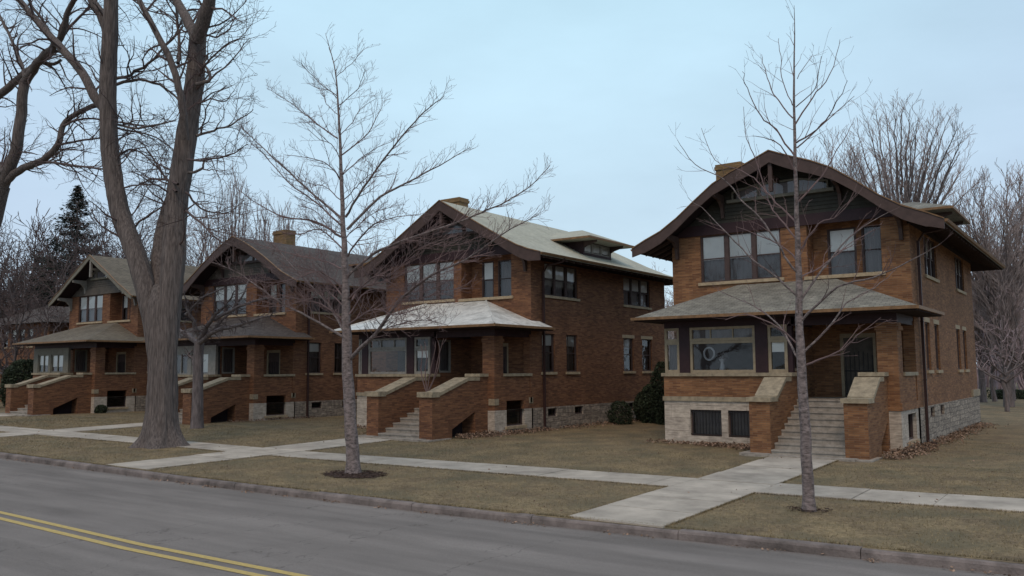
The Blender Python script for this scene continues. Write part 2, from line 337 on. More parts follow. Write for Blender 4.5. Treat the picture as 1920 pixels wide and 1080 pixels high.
# kerb in cast lengths
b = MB(); rnd = random.Random(5); x = -150.
while x < 60:
    L = rnd.choice((2.6, 3., 3., 3.4)); x1 = x+L-.014; k = 4
    dz = rnd.uniform(-.008, .008); dy = rnd.uniform(-.012, .012); n0 = len(b.v)
    prof = ((0, -.2), (.012, .10), (.035, .135), (.07, .15), (.20, .152), (.20, -.2))
    for i in range(k+1):
        xx = x+(x1-x)*i/k
        for (py_, pz_) in prof:
            b.v.append((xx, yc(xx)+py_+dy, RZ+rise(xx)*.95+pz_+.008+dz+(.004*noise.noise(Vector((xx*3, py_*9, 0))) if pz_ > 0 else 0)))
    m_ = len(prof)
    for i in range(k):
        for j in range(m_-1): a = n0+i*m_+j; b.f.append((a, a+m_, a+m_+1, a+1))
    b.f.append(tuple(range(n0, n0+m_))); b.f.append(tuple(range(n0+k*m_+m_-1, n0+k*m_-1, -1)))
    x += L
tag(b.build('kerb', 'curb', fix=True), kind='structure')
# public walk in slabs, and the front walks crossing it
b = MB(); rnd = random.Random(8)
def slab(b, c, th=.05):
    g = .014; t = rnd.uniform(0, .012); cx_ = sum(p[0] for p in c)/4; cy_ = sum(p[1] for p in c)/4
    top = []
    for (x, y) in c:
        dx, dy = cx_-x, cy_-y; l = math.hypot(dx, dy); top.append((x+dx/l*g, y+dy/l*g, gz(x, y)+.014+t))
    n = len(b.v); b.v += top+[(x, y, z-th) for x, y, z in top]
    b.f += [(n, n+1, n+2, n+3)]+[(n+4+i, n+4+(i+1) % 4, n+(i+1) % 4, n+i) for i in range(4)]
WF = lambda x: pw(x, ((-200, -8.6), (-46, -8.6), (-18, -8.75), (-3, -8.3), (5, -7.85), (30, -7.85)))
WN = lambda x: pw(x, ((-200, -10.15), (-46, -10.15), (-18, -10.3), (-3, -10.0), (5, -9.55), (30, -9.55)))
walks = ((-3.12, -1.12, -2.95), (-19.5, -17.35, -3.95), (-35.2, -33.1, -3.95), (-50.2, -48.1, -3.95))
X = frange(-120, 40, 1.55)
cuts = []
for x0, x1 in zip(X, X[1:]):
    cuts.append((x0, x1))
segs = []
for x0, x1 in cuts:
    parts = [(x0, x1)]
    for (a, c, _) in walks:
        np_ = []
        for (p, q) in parts:
            if q <= a or p >= c: np_.append((p, q))
            else:
                if p < a: np_.append((p, a))
                if q > c: np_.append((c, q))
        parts = np_
    segs += [p for p in parts if p[1]-p[0] > .05]
for x0, x1 in segs: slab(b, [(x0, WN(x0)), (x1, WN(x1)), (x1, WF(x1)), (x0, WF(x0))])
tag(b.build('sidewalk', 'walk'), kind='structure')
for (a, c, yt) in walks:
    b = MB(); Y = frange(yc(a)+.21, yt, 1.5)
    for y0, y1 in zip(Y, Y[1:]): slab(b, [(a, y0), (c, y0), (c, y1), (a, y1)])
    tag(b.build('front_walk', 'walk'), kind='structure')

# ------------------------------------------------------------------ houses
class House:
    def __init__(s, ox, oy, oz, label, o):
        s.o = o; s.root = empty('brick_house', (ox, oy, oz), label, 'house', 'two storey brick houses in a row along the street'); s.n = 0
        s.rnd = random.Random(o['seed']); s.build()
    def part(s, mb, name, m, parent=None, label=None, **k):
        ob = mb.build(name, m, parent or s.root, **k)
        if label: ob['label'] = label
        return ob
    # facing: 'F' faces the street (-y), 'R' faces +x;  P3(a, depth inwards, z)
    def P3(s, face, c, a, d, z):
        return (a, c+d, z) if face == 'F' else (c-d, a, z)
    def fbox(s, mb, face, c, a0, a1, d0, d1, z0, z1):
        if face == 'F': mb.box(a0, a1, c+d0, c+d1, z0, z1)
        else: mb.box(c-d1, c-d0, a0, a1, z0, z1)
    def wallgrid(s, mb, face, c, a0, a1, z0, z1, holes, depth=.22):
        A = sorted({a0, a1, *[v for h in holes for v in h[:2] if a0 < v < a1]}); Z = sorted({z0, z1, *[v for h in holes for v in h[2:4] if z0 < v < z1]})
        P = lambda a, d, z: s.P3(face, c, a, d, z)
        for i in range(len(A)-1):
            for j in range(len(Z)-1):
                ca, cz = (A[i]+A[i+1])/2, (Z[j]+Z[j+1])/2
                if any(h[0] < ca < h[1] and h[2] < cz < h[3] for h in holes): continue
                mb.quad(P(A[i], 0, Z[j]), P(A[i+1], 0, Z[j]), P(A[i+1], 0, Z[j+1]), P(A[i], 0, Z[j+1]))
        for h in holes:
            dp = h[4] if len(h) > 4 else depth; b0, b1, y0, y1 = h[:4]
            mb.quad(P(b0, 0, y0), P(b0, 0, y1), P(b0, dp, y1), P(b0, dp, y0)); mb.quad(P(b1, 0, y0), P(b1, dp, y0), P(b1, dp, y1), P(b1, 0, y1))
            mb.quad(P(b0, 0, y1), P(b1, 0, y1), P(b1, dp, y1), P(b0, dp, y1)); mb.quad(P(b0, 0, y0), P(b0, dp, y0), P(b1, dp, y0), P(b1, 0, y0))
    def window(s, face, c, a0, a1, z0, z1, fm, n=1, style='sash', inset=.10, sill=None, shade=0., curtain=True, mull=.12, head=0., name='window', bars=False, parent=None, split=.5, wd=None, lintel=False, pf=.05):
        """frame (jambs, mullions, meeting rails) with its panes, blinds, curtain and sill as sub-parts"""
        f = MB(); B = lambda *q: s.fbox(f, face, c, *q); i0 = inset
        B(a0, a0+pf, i0-.02, i0+.08, z0, z1); B(a1-pf, a1, i0-.02, i0+.08, z0, z1)
        B(a0+pf, a1-pf, i0-.02, i0+.08, z1-pf-head, z1); B(a0+pf, a1-pf, i0-.02, i0+.08, z0, z0+pf*1.1)
        iw = (a1-a0-2*pf-(n-1)*mull)/n; cells = []
        for k in range(n):
            p0 = a0+pf+k*(iw+mull); cells.append((p0, p0+iw))
            if k < n-1: B(p0+iw, p0+iw+mull, i0-.01, i0+.08, z0+pf*1.1, z1-pf-head)
        zt, zb = z1-pf-head, z0+pf*1.1; zm = zb+(zt-zb)*split
        if style == 'sash':
            for p0, p1 in cells:
                B(p0, p1, i0+.015, i0+.06, zm-.022, zm+.022)
                B(p0, p0+.03, i0+.02, i0+.06, zb, zt); B(p1-.03, p1, i0+.02, i0+.06, zb, zt)
        if style == 'transom3':
            for q in (.31, .68): x = a0+pf+(a1-a0-2*pf)*q; B(x-.02, x+.02, i0, i0+.07, zb, zt)
        par = parent or s.root
        w_ = f.build(name, fm, par)
        g = MB(); sh = MB(); cu = MB()
        for p0, p1 in cells:
            P = lambda a, d, z: s.P3(face, c, a, d, z)
            g.quad(P(p0, i0+.045, zb), P(p1, i0+.045, zb), P(p1, i0+.045, zt), P(p0, i0+.045, zt))
            if shade > 0:
                hh = (zt-zb)*shade*(1+s.rnd.uniform(-.02, .02)); s.fbox(sh, face, c, p0+.01, p1-.01, i0+.055, i0+.062, zt-hh, zt)
            if curtain:
                m = 10; X = [p0+.0+(p1-p0)*t/m for t in range(m+1)]
                for t in range(m):
                    if curtain == 'parted' and 3 <= t <= 6: continue
                    cu.quad(P(X[t], i0+.17+.03*(t % 2), zb), P(X[t+1], i0+.17+.03*((t+1) % 2), zb), P(X[t+1], i0+.17+.03*((t+1) % 2), zt), P(X[t], i0+.17+.03*(t % 2), zt))
        g.build('pane', 'glass', w_)
        if sh.v: sh.build('blind', 'shade', w_)
        if cu.v: cu.build('curtain', 'curtain', w_)
        if sill:
            q = MB(); s.fbox(q, face, c, a0-.10, a1+.10, -.07, inset+.05, z0-.12, z0-.003); q.build('sill', sill, w_)
        if lintel:
            q = MB(); s.fbox(q, face, c, a0-.12, a1+.12, -.004, .1, z1+.003, z1+.17); q.build('lintel', sill, w_)
        if bars:
            q = MB(); k = max(3, int((a1-a0)/.11))
            for t in range(1, k): x = a0+(a1-a0)*t/k; s.fbox(q, face, c, x-.011, x+.011, .02, .042, z0+.01, z1-.01)
            s.fbox(q, face, c, a0+.01, a1-.01, .015, .047, z0+.06, z0+.085); s.fbox(q, face, c, a0+.01, a1-.01, .015, .047, z1-.085, z1-.06)
            q.build('window_bars', 'iron', w_)
        return w_
    def build(s):
        o = s.o; P = 2.7; BK = o['back']; W = 8.8; LP = 8.0; zst = o['zst']; br = o['brick']; root = s.root
        pr = o['prof']; HW = pr[-1][0]; cxr = -4.4
        def zr(d):            # roof height over distance from the ridge
            return pw(abs(d), pr)
        def hw(z):            # half width of the gable under the roof
            for (a, b_), (c, d) in zip(pr, pr[1:]):
                if d <= z <= b_: return a+(c-a)*(b_-z)/(b_-d)
            return 0 if z > pr[0][1] else HW
        sm = 'sill_stone'; fr = o['frame2']
        # ---- main walls
        tri = (-7.6+o['dw'], -4.42+o['dw'], 6.0, 7.84); rec = (-3.46+o['dr'], -.92+o['dr2'], 5.97, 8.02, .8)
        door = (-2.45, -1.25, 1.63, 3.85)
        b = MB()
        s.wallgrid(b, 'F', P, -W, 0, 0, 7.85, [tri, rec[:4]+(.8,), door], .22)
        # recess back wall
        rw = o['recwin']; s.wallgrid(b, 'F', P+.8, rec[0], rec[1], rec[2], rec[3], [(q[0], q[1], 5.99, 7.75) for q in rw], .12)
        # wall above the windows up to the belt beside the recess top
        sw2 = [(q[0], q[1], 6.02, 7.5) for q in o['side2']]; sw1 = [(q[0], q[1], 2.55, 4.27) for q in o['side1']]
        s.wallgrid(b, 'R', 0, P, BK, zst, 7.9, sw2+sw1, .16)
        b.quad((-W, BK, 0), (-W, P, 0), (-W, P, 7.9), (-W, BK, 7.9)); b.quad((0, BK, 0), (-W, BK, 0), (-W, BK, 7.9), (0, BK, 7.9))
        s.part(b, 'wall', br)
        # stone foundation of the main block, right side (projects a little)
        b = MB()
        bw = [(q, q+.75, zst-.42, zst-.06) for q in o['bsm']]
        s.wallgrid(b, 'R', .05, P+.02, BK+.05, -.4, zst, bw, .2); b.quad((.05, P, zst), (.05, BK+.05, zst), (-.05, BK+.05, zst), (-.05, P, zst))
        b.quad((.05, BK+.05, -.4), (-W, BK+.05, -.4), (-W, BK+.05, zst), (.05, BK+.05, zst))
        b.quad((-W-.03, BK, -.4), (-W-.03, P, -.4), (-W-.03, P, zst), (-W-.03, BK, zst)); b.quad((-W-.03, P-.01, -.4), (-7.9, P-.01, -.4), (-7.9, P-.01, zst), (-W-.03, P-.01, zst))
        s.part(b, 'foundation', 'stone')
        for q in o['bsm']: s.window('R', .05, q, q+.75, zst-.42, zst-.06, 'brown_frame', style='plain', curtain=False, name='basement_window')
        if o.get('rearcap'):
            b = MB().box(-.2, .09, BK-2.1, BK+.09, zst+.02, zst+.32); s.part(b, 'stone_cap', 'coping')
        # ---- side windows
        for i, q in enumerate(o['side2']):
            s.window('R', 0, q[0], q[1], 6.02, 7.5, 'brown_frame', n=3, mull=.14, sill=sm, shade=.45 if i == 0 or s.rnd.random() < .7 else .5, inset=.08)
        for i, q in enumerate(o['side1']):
            s.window('R', 0, q[0], q[1], 2.55, 4.27, 'brown_frame', n=1, sill=sm, inset=.09, lintel=o.get('lint', 0) and (o['lint'] == 2 or i >= 2), shade=s.rnd.choice((0, .3)), curtain=s.rnd.random() < .6)
        # ---- second floor front
        s.window('F', P, *tri[:4], fr, n=3, mull=.16, sill=sm, shade=.52, inset=.07)
        for k, q in enumerate(rw):
            s.window('F', P+.8, q[0], q[1], 5.99, 7.75, 'brown_frame', n=1, inset=.03, shade=.48 if k == 0 else .0, curtain=True, pf=.06)
        b = MB().box(rec[0]-.12, rec[1]+.12, P-.09, P+.1, 5.84, 5.965); s.part(b, 'balcony_sill', sm)
        # ---- gable
        tr = o['trim']; zbelt = 7.853
        h_ = min(4.4, hw(8.26+.2)); h0_ = min(4.42, hw(zbelt+.22)); b = MB().prism([(cxr-h0_, zbelt), (cxr+h0_, zbelt), (cxr+h_, 8.26), (cxr-h_, 8.26)], 1, P-.07, P+.02); s.part(b, 'belt_board', o['belt'], fix=True)
        b = MB(); z = 8.26
        zap = pr[0][1]-.25
        while z < zap:
            z1 = min(z+.14, zap); h0 = min(hw(z+.2)-.02, 4.5); h1 = min(hw(z1+.2)-.02, 4.5)
            if h1 > .05:
                y0 = P-.055; b.quad((cxr-h0, y0, z), (cxr+h0, y0, z), (cxr+h1, P-.02, z1), (cxr-h1, P-.02, z1)); b.quad((cxr-h0, y0, z), (cxr-h0, P, z), (cxr+h0, P, z), (cxr+h0, y0, z))
            z = z1
        s.part(b, 'gable_siding', o['siding'])
        # attic window band, its outer panes cut to the slope
        az0, az1 = o['attic']; b = MB(); g = MB(); hwl = o['attw']
        cells = ((-hwl, -.82), (-.68, .62), (.76, hwl))
        yy = P-.12
        for a0, a1 in cells:
            zt0, zt1 = min(az1, zr(a0)-.48), min(az1, zr(a1)-.48)
            g.poly([(cxr+a0, yy+.03, az0), (cxr+a1, yy+.03, az0), (cxr+a1, yy+.03, max(zt1, az0+.05)), (cxr+a0, yy+.03, max(zt0, az0+.05))])
            b.prism([(cxr+a0, zt0), (cxr+a1, zt1), (cxr+a1, zt1+.07), (cxr+a0, zt0+.07)], 1, yy, yy+.1)
            for q, zq in ((a0-.06, zt0), (a1, zt1)): b.box(cxr+q, cxr+q+.06, yy-.003, yy+.1, az0, zq+.06)
        b.box(cxr-hwl-.25, cxr+hwl+.25, yy-.05, yy+.1, az0-.12, az0-.003)
        wv = b.build('attic_window', o['attic_frame'], root); g.build('pane', 'glass', wv)
        c_ = MB(); c_.box(cxr-hwl+.1, cxr+hwl-.1, yy+.045, yy+.055, az0, az0+.42); c_.build('curtain', 'curtain', wv)
        # ---- roof: swept gable to the street, hipped at the back
        yf = P-1.0; ye = BK+1.15; yrd = BK-3.3; TH = .13
        def yend(d): return yrd+(ye-yrd)*(d/HW)
        top = MB()
        def rp(sg, i, far, dz=0): d, z = pr[i]; return (cxr+sg*d, yend(d) if far else yf, z+dz)
        for sg in (1, -1):
            for i in range(len(pr)-1):
                for dz in (0, -TH):
                    q = [rp(sg, i, 0, dz), rp(sg, i+1, 0, dz), rp(sg, i+1, 1, dz), rp(sg, i, 1, dz)]
                    top.quad(*q)
                top.quad(rp(sg, i, 0), rp(sg, i, 0, -TH), rp(sg, i+1, 0, -TH), rp(sg, i+1, 0))
            k = len(pr)-1; top.quad(rp(sg, k, 0), rp(sg, k, 1), rp(sg, k, 1, -TH), rp(sg, k, 0, -TH))
        for i in range(len(pr)-1):
            for dz in (0, -TH):
                a, b2, c, d = rp(1, i, 1, dz), rp(1, i+1, 1, dz), rp(-1, i+1, 1, dz), rp(-1, i, 1, dz)
                (top.tri(a, b2, c) if i == 0 else top.quad(a, b2, c, d))
        k = len(pr)-1; top.quad(rp(1, k, 1), rp(-1, k, 1), rp(-1, k, 1, -TH), rp(1, k, 1, -TH))
        roof = s.part(top, 'roof', o['roof'], fix=True)
        # dark boarded underside
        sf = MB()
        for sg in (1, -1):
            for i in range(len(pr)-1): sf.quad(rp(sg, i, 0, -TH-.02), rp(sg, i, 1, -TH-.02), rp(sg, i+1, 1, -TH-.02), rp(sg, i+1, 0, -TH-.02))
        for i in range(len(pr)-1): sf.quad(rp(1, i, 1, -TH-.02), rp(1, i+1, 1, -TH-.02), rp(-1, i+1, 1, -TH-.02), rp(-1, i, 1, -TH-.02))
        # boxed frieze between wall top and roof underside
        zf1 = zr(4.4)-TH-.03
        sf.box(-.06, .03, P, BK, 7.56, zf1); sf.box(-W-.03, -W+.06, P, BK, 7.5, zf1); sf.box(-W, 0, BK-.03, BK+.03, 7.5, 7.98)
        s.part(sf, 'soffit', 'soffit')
        # bargeboard with a moulded lower edge and shaped ends
        bb = MB(); fine = []
        for i in range(len(pr)-1):
            for t in range(4): fine.append((pr[i][0]+(pr[i+1][0]-pr[i][0])*t/4, pr[i][1]+(pr[i+1][1]-pr[i][1])*t/4))
        fine.append(pr[-1]); dp = o['bbd']
        for sg in (1, -1):
            pts = [(cxr+sg*d, z-.015) for d, z in fine]; low = []
            for d, z in fine:
                k = dp*(1+.10*math.sin(d*1.6))
                if HW-d < .5: k = dp*(.78+.5*(HW-d))
                low.append((cxr+sg*d, z-k))
            n0 = len(bb.v); k = len(pts)
            for yq in (yf-.07, yf-.005): bb.v += [(p[0], yq, p[1]) for p in pts]+[(p[0], yq, p[1]) for p in low]
            for i in range(k-1):
                bb.f += [(n0+i, n0+i+1, n0+k+i+1, n0+k+i), (n0+2*k+i, n0+3*k+i, n0+3*k+i+1, n0+2*k+i+1), (n0+i, n0+2*k+i, n0+2*k+i+1, n0+i+1), (n0+k+i, n0+k+i+1, n0+3*k+i+1, n0+3*k+i)]
            bb.f.append((n0+k-1, n0+3*k-1, n0+4*k-1, n0+2*k-1))
        s.part(bb, 'bargeboard', tr, fix=True)
        # thin drip edge along the rake and gutter along the eaves
        dr = MB()
        for sg in (1, -1):
            for i in range(len(pr)-1):
                (d0, z0), (d1, z1) = pr[i], pr[i+1]
                dr.prism([(cxr+sg*d0, z0-.012), (cxr+sg*d1, z1-.012), (cxr+sg*d1, z1+.03), (cxr+sg*d0, z0+.03)], 1, yf-.10, yf-.006)
        s.part(dr, 'drip_edge', 'edge', fix=True)
        gt = MB(); zg = pr[-1][1]
        for sg in (1, -1):
            x0 = cxr+sg*(HW+.004); prof = [(x0, zg-.10), (x0+sg*.07, zg-.09), (x0+sg*.11, zg-.01), (x0, zg-.0)]
            gt.prism(prof, 1, yf+.0, ye)
        gt.box(cxr-HW, cxr+HW, ye+.004, ye+.1, zg-.1, zg-.005)
        s.part(gt, 'gutter', 'edge', fix=True)
        # eave brackets and lookouts
        y = yf+.35
        while y < BK+.6:
            for x0, x1 in ((.02, HW-4.4-.08), (-W-.02, -W-(HW-4.4)+.08)):
                s.part(MB().prism([(x0, zr(4.4)-TH-.16), (x1, zr(HW-.1)-TH-.12), (x1, zr(HW-.1)-TH-.02), (x0, zr(4.45)-TH-.03)], 1, y, y+.07), 'rafter_tail', 'maroon', fix=True)
            y += .62
        for d in (-4.15, -2.2, 2.2, 4.15):
            zz = zr(d)-TH-.05
            q = MB().prism([(yf+.0, zz-.28), (yf, zz-.1), (P, zz-.1), (P, zz-1.0), (P-.12, zz-1.0), (P-.2, zz-.6), (P-.45, zz-.36)], 0, cxr+d-.06, cxr+d+.06); s.part(q, 'gable_bracket', o['post'], fix=True)
        q = MB().box(cxr-.07, cxr+.07, yf+.01, yf+.15, zr(0)-1.5, zr(0)-.3); q.box(cxr-.055, cxr+.055, yf+.15, P, zr(0)-1.02, zr(0)-.88); s.part(q, 'king_post', o['post'])
        # downspout
        q = MB(); yd = P+.85; e_ = HW-4.4
        q.box(.06, .15, yd-.045, yd+.045, .12, 7.05); q.tube([Vector((.105, yd, 7.0)), Vector((.3, yd, 7.3)), Vector((e_-.05, yd, 7.42)), Vector((e_+.05, yd, zg-.06))], [.045]*4, 6)
        q.tube([Vector((.105, yd, .16)), Vector((.16, yd-.05, .08)), Vector((.38, yd-.1, .05))], [.055]*3, 6, True)
        for z in (2.2, 4.2, 6.2): q.box(.05, .165, yd-.06, yd+.06, z, z+.04)
        s.part(q, 'downspout', 'downpipe')
        # ---- dormer on the right slope
        dy0, dy1 = o['dorm']; xf = -.62+o.get('dxf', 0); zb = zr(xf-cxr); zt = zb+.75; xb = cxr+.9
        b = MB(); s.wallgrid(b, 'R', xf, dy0, dy1, zb-.25, zt, [(dy0+.12, dy1-.12, zb+.14, zt-.08)], .1)
        b.quad((xf, dy0, zb-.3), (xb, dy0, zb-.3), (xb, dy0, zt), (xf, dy0, zt)); b.quad((xf, dy1, zb-.3), (xf, dy1, zt), (xb, dy1, zt), (xb, dy1, zb-.3))
        dm = s.part(b, 'dormer', 'dark_maroon')
        s.window('R', xf, dy0+.12, dy1-.12, zb+.14, zt-.08, 'pale_frame', n=3, mull=.16, style='plain', inset=.04, shade=.85, curtain=False, parent=root, name='dormer_window')
        b = MB(); ez = zt+.06; xe = xf+.85; y0, y1 = dy0-.85, dy1+.85; ym = (y0+y1)/2; zh = min(ez+.72, pr[0][1]-.06); xr0 = xe-1.75
        E0, E1, RF, RB = (xe, y0, ez), (xe, y1, ez), (xr0, ym, zh), (cxr+.05, ym, zh)
        B0, B1 = (cxr+.05, y0, ez), (cxr+.05, y1, ez)
        b.tri(E0, E1, RF); b.quad(E0, RF, RB, B0); b.quad(E1, B1, RB, RF)
        lo = lambda p: (p[0], p[1], p[2]-.1)
        b.quad(lo(E0), lo(B0), lo(B1), lo(E1)); b.quad(E0, lo(E0), lo(E1), E1); b.quad(B0, lo(B0), lo(E0), E0); b.quad(E1, lo(E1), lo(B1), B1)
        b.build('dormer_roof', o['roof'], dm)
        b = MB(); b.box(xe+.003, xe+.07, y0-.06, y1+.06, ez-.11, ez-.012); b.box(cxr+2.0, xe+.002, y0-.07, y0-.004, ez-.11, ez-.012); b.box(cxr+2.0, xe+.002, y1+.004, y1+.07, ez-.11, ez-.012)
        b.build('dormer_fascia', 'edge', dm)
        for y in (dy0+.02, dy1-.1): b = MB().prism([(xf, ez-.45), (xf+.2, ez-.35), (xe-.1, ez-.2), (xe-.1, ez-.11), (xf, ez-.11)], 1, y, y+.08); b.build('dormer_bracket', 'maroon', dm, fix=True)
        # ---- chimney
        cx0, cy0 = o['chim']; cw = o.get('cw', .95); ct = o['ctop']
        b = MB(); b.box(cx0, cx0+cw, cy0, cy0+.75, 8.2, ct-.24); b.box(cx0-.05, cx0+cw+.05, cy0-.05, cy0+.8, ct-.24, ct-.10); b.box(cx0-.02, cx0+cw+.02, cy0-.02, cy0+.77, ct-.10, ct)
        b.build('chimney', 'chimney_brick', roof)
        # ---- porch base
        ZC = 2.38; CAP = 2.5; FL = 1.62; CHL, CHR = (-3.85, -3.2), (-1.02, -.36)
        bwf = o['bsfront']
        b = MB(); s.wallgrid(b, 'F', 0, -LP, CHL[0], -.4, 1.5, [(q[0], q[1], .28, 1.2) for q in bwf], .25)
        b.quad((-LP, P, -.4), (-LP, 0, -.4), (-LP, 0, 1.5), (-LP, P, 1.5))
        s.part(b, 'porch_foundation', 'cut_stone'); b = MB()
        swn = o['pwin']; zwt = o['pwz']
        s.wallgrid(b, 'F', 0, CHR[1], 0, -.4, zst, [], .2)
        if swn[2] > zst: s.wallgrid(b, 'R', 0, 0, P, -.4, zst, [(swn[0], swn[1], .3, zst-.001)], .25)
        else: s.wallgrid(b, 'R', 0, 0, P, -.4, zst, [(swn[0], swn[1], .3, swn[2])], .25)
        s.part(b, 'porch_foundation', 'cut_stone' if zst > 1.2 else 'cut_stone')
        b = MB().box(-LP-.04, CHL[0]-.004, -.05, .12, 1.502, 1.66); s.part(b, 'water_table', 'coping')
        for q in bwf: s.window('F', 0, q[0], q[1], .28, 1.2, 'brown_frame', style='plain', inset=.12, curtain=True, bars=True, name='basement_window')
        zw1 = swn[2] if swn[2] < zst else zst
        s.window('R', 0, swn[0], swn[1], .3, zw1-.0015, 'brown_frame', style='plain', inset=.14, curtain=False, name='basement_window', sill='sill_stone')
        # brick of the porch
        b = MB()
        s.wallgrid(b, 'F', .004, -LP, CHL[0]+.3, 1.6, ZC, []); b.quad((-LP, P, 1.5), (-LP, .004, 1.5), (-LP, .004, ZC), (-LP, P, ZC))
        s.part(b, 'parapet', br); b = MB()
        if swn[2] > zst: s.wallgrid(b, 'R', -.004, 0, P, zst, ZC, [(swn[0], swn[1], zst-.001, swn[2])], .2)
        else: s.wallgrid(b, 'R', -.004, 0, P, zst, ZC, [])
        s.wallgrid(b, 'F', .004, CHR[0], -.004, zst-.0, ZC, [])
        b.quad((-.25, 0, FL), (-.25, P, FL), (-.25, P, ZC), (-.25, 0, ZC))
        s.part(b, 'parapet', br)
        if zst > 1.2:
            b = MB().box(-.36, .045, -.035, P-.02, zst+.003, zst+.24); s.part(b, 'brick_belt', br)
        else:
            for y in (-.03, P-.22):
                b = MB().box(-.3 if y < 0 else -.1, .03, y, y+.28, 1.2, 1.46); s.part(b, 'stone_block', 'coping')
        s.part(MB().box(-LP-.07, CHL[0]+.02, -.08, .25, ZC+.002, CAP), 'coping', 'coping'); s.part(MB().box(-.30, .06, .62, P-.02, ZC+.002, CAP), 'coping', 'coping')
        b = MB().box(-3.45, -.2, .3, P, FL-.12, FL); s.part(b, 'porch_floor', 'step')
        # pier
        b = MB().box(-.62, -.0, -.012, .6, zst+.25, 3.82); b.box(-.66, .04, -.05, .64, 3.82, 3.95); b.box(-.62, 0, -.012, .6, 3.95, 4.06); s.part(b, 'porch_pier', br)
        if o.get('pilaster', 1):
            b = MB().box(-.34, .03, P-.14, P-.003, zst+.26, 4.2); s.part(b, 'pilaster', br)
        # stair
        sf0 = o['stair']; nst = 9; ytop = .3; tr_ = (ytop-sf0)/nst; ri = (FL-.0)/ (nst+0)
        b = MB()
        for k in range(nst):
            y0 = sf0+tr_*k; z1 = ri*(k+1)
            b.box(CHL[1]+.004, CHR[0]-.004, y0+.03, ytop+.02, z1-ri+.001, z1-.05); b.box(CHL[1]+.004, CHR[0]-.004, y0, y0+tr_+.05, z1-.05, z1)
        s.part(b, 'steps', 'step')
        b = MB().box(CHL[0]-.12, CHR[1]-.3, sf0-.42, sf0+.05, -.35, .05)
        b.box(CHR[0]-.1, CHR[1]+.14, sf0-.35, sf0+1.0, -.3, .03); b.box(CHL[0]-.25, CHL[1], sf0-.28, sf0+.6, -.3, .07); s.part(b, 'landing_slab', 'step')
        # stair walls with sloped coping; the right one has a dark opening under it
        bl = o['block']; sl1 = o['slope1']
        for ci, (c0, c1) in enumerate((CHL, CHR)):
            out = [(sf0+.02, -.3), (sf0+.02, 1.62), (sf0+bl, 1.62), (sl1, 2.22), (-.55, 2.22), (-.55, ZC), (.28, ZC), (.28, -.3)]
            b = MB()
            if ci == 0: b.prism(out, 0, c0, c1)
            else:
                v0, v1 = (-1.15, -.2) if sf0 > -3 else (-2.3, -.85)
                hole = [(v1, .02), (v1, .98), (v0, .35), (v0, .02)]
                A = [(sf0+.02, -.3), (sf0+.02, 1.62), (sf0+bl, 1.62), (sl1, 2.22), (-.55, 2.22), (-.55, ZC), (.28, ZC), (.28, -.3), (v1, -.3)]+hole[:1]+[hole[1], hole[2], hole[3]]+[(v0, -.3)]
                b.prism(A, 0, c0, c1); s.part(MB().prism([(v0-.05, -.1), (v0-.05, .45), (v1+.05, 1.08), (v1+.05, -.1)], 0, c0-.04, c0-.003), 'under_stair_shade_panel', 'soffit', fix=True)  # dark sheet added as the opening's shade; at the nearest house a brown panel
            s.part(b, 'stair_wall', br, fix=True)
            q = MB(); x0, x1 = c0-.06, c1+.06
            q.prism([(sf0-.06, 1.622), (sf0-.06, 1.76 if sf0 > -3 else 1.82), (sf0+bl+.05, 1.76 if sf0 > -3 else 1.82), (sf0+bl+.05, 1.622)], 0, x0, x1)
            q.prism([(sf0+bl+.052, 1.66), (sf0+bl+.052, 1.79), (sl1+.02, 2.35), (sl1+.02, 2.222)], 0, x0+.02, x1-.02)
            q.prism([(sl1+.022, 2.222), (sl1+.022, 2.36), (-.56, 2.36), (-.56, 2.222)], 0, x0+.03, x1-.03)
            q.box(x0, x1, -.62, .24 if ci == 0 else -.014, ZC+.002, CAP+.004)
            s.part(q, 'stair_coping', 'coping', fix=True)
        # ---- enclosed sun porch on the left
        sm_ = o['sun_frame']; pc = o['postc']; d_ = o['dsun']
        b = MB(); b.box(-LP+.05, -3.2, .02, .30, 4.12, 4.42); b.box(-3.3, -.0, .02, .30, 4.06, 4.42); b.box(-.3, -.02, .3, P, 4.06, 4.42); b.box(-LP+.05, -LP+.3, .3, P, 4.1, 4.42)
        s.part(b, 'porch_beam', 'dark_maroon')
        if o['suntype'] == 'bay':
            b = MB()
            for q0, q1 in ((-7.36+d_, -6.96+d_), (-4.55+d_, -4.12+d_)): s.part(MB().box(q0, q1, -.02, .2, CAP+.003, 4.12), 'post', pc)
            s.part(MB().box(-3.5, -3.3, .05, .25, CAP+.003, 4.06), 'post', pc)
            s.window('F', 0, -6.955+d_, -4.555+d_, CAP+.003, 3.62, sm_, style='plain', inset=.03, pf=.09, curtain=o.get('suncurt', False))
            s.window('F', 0, -6.955+d_, -4.555+d_, 3.625, 4.118, sm_, style='transom3', inset=.02, pf=.09, curtain=True, name='transom_window')
            for q0, q1 in ((-7.95, -7.365+d_), (-4.115+d_, -3.46+d_*.3)):
                s.window('F', 0, q0, q1, CAP+.003, 3.62, sm_, style='plain', inset=.04, pf=.1, shade=.35 if q0 > -5 else 0, curtain=q0 < -5)
                s.window('F', 0, q0, q1, 3.625, 4.118, sm_, style='plain', inset=.04, pf=.09, curtain=False, name='transom_window')
        else:
            b = MB(); b.box(-LP+.05, -3.35, -.02, .12, 3.72, 4.12); b.box(-LP+.05, -7.35, -.02, .15, CAP+.003, 3.719); b.box(-4.0, -3.35, -.02, .15, CAP+.003, 3.719); b.box(-5.95, -5.6, -.02, .15, CAP+.003, 3.719)
            s.part(b, 'sun_porch_panel', sm_)
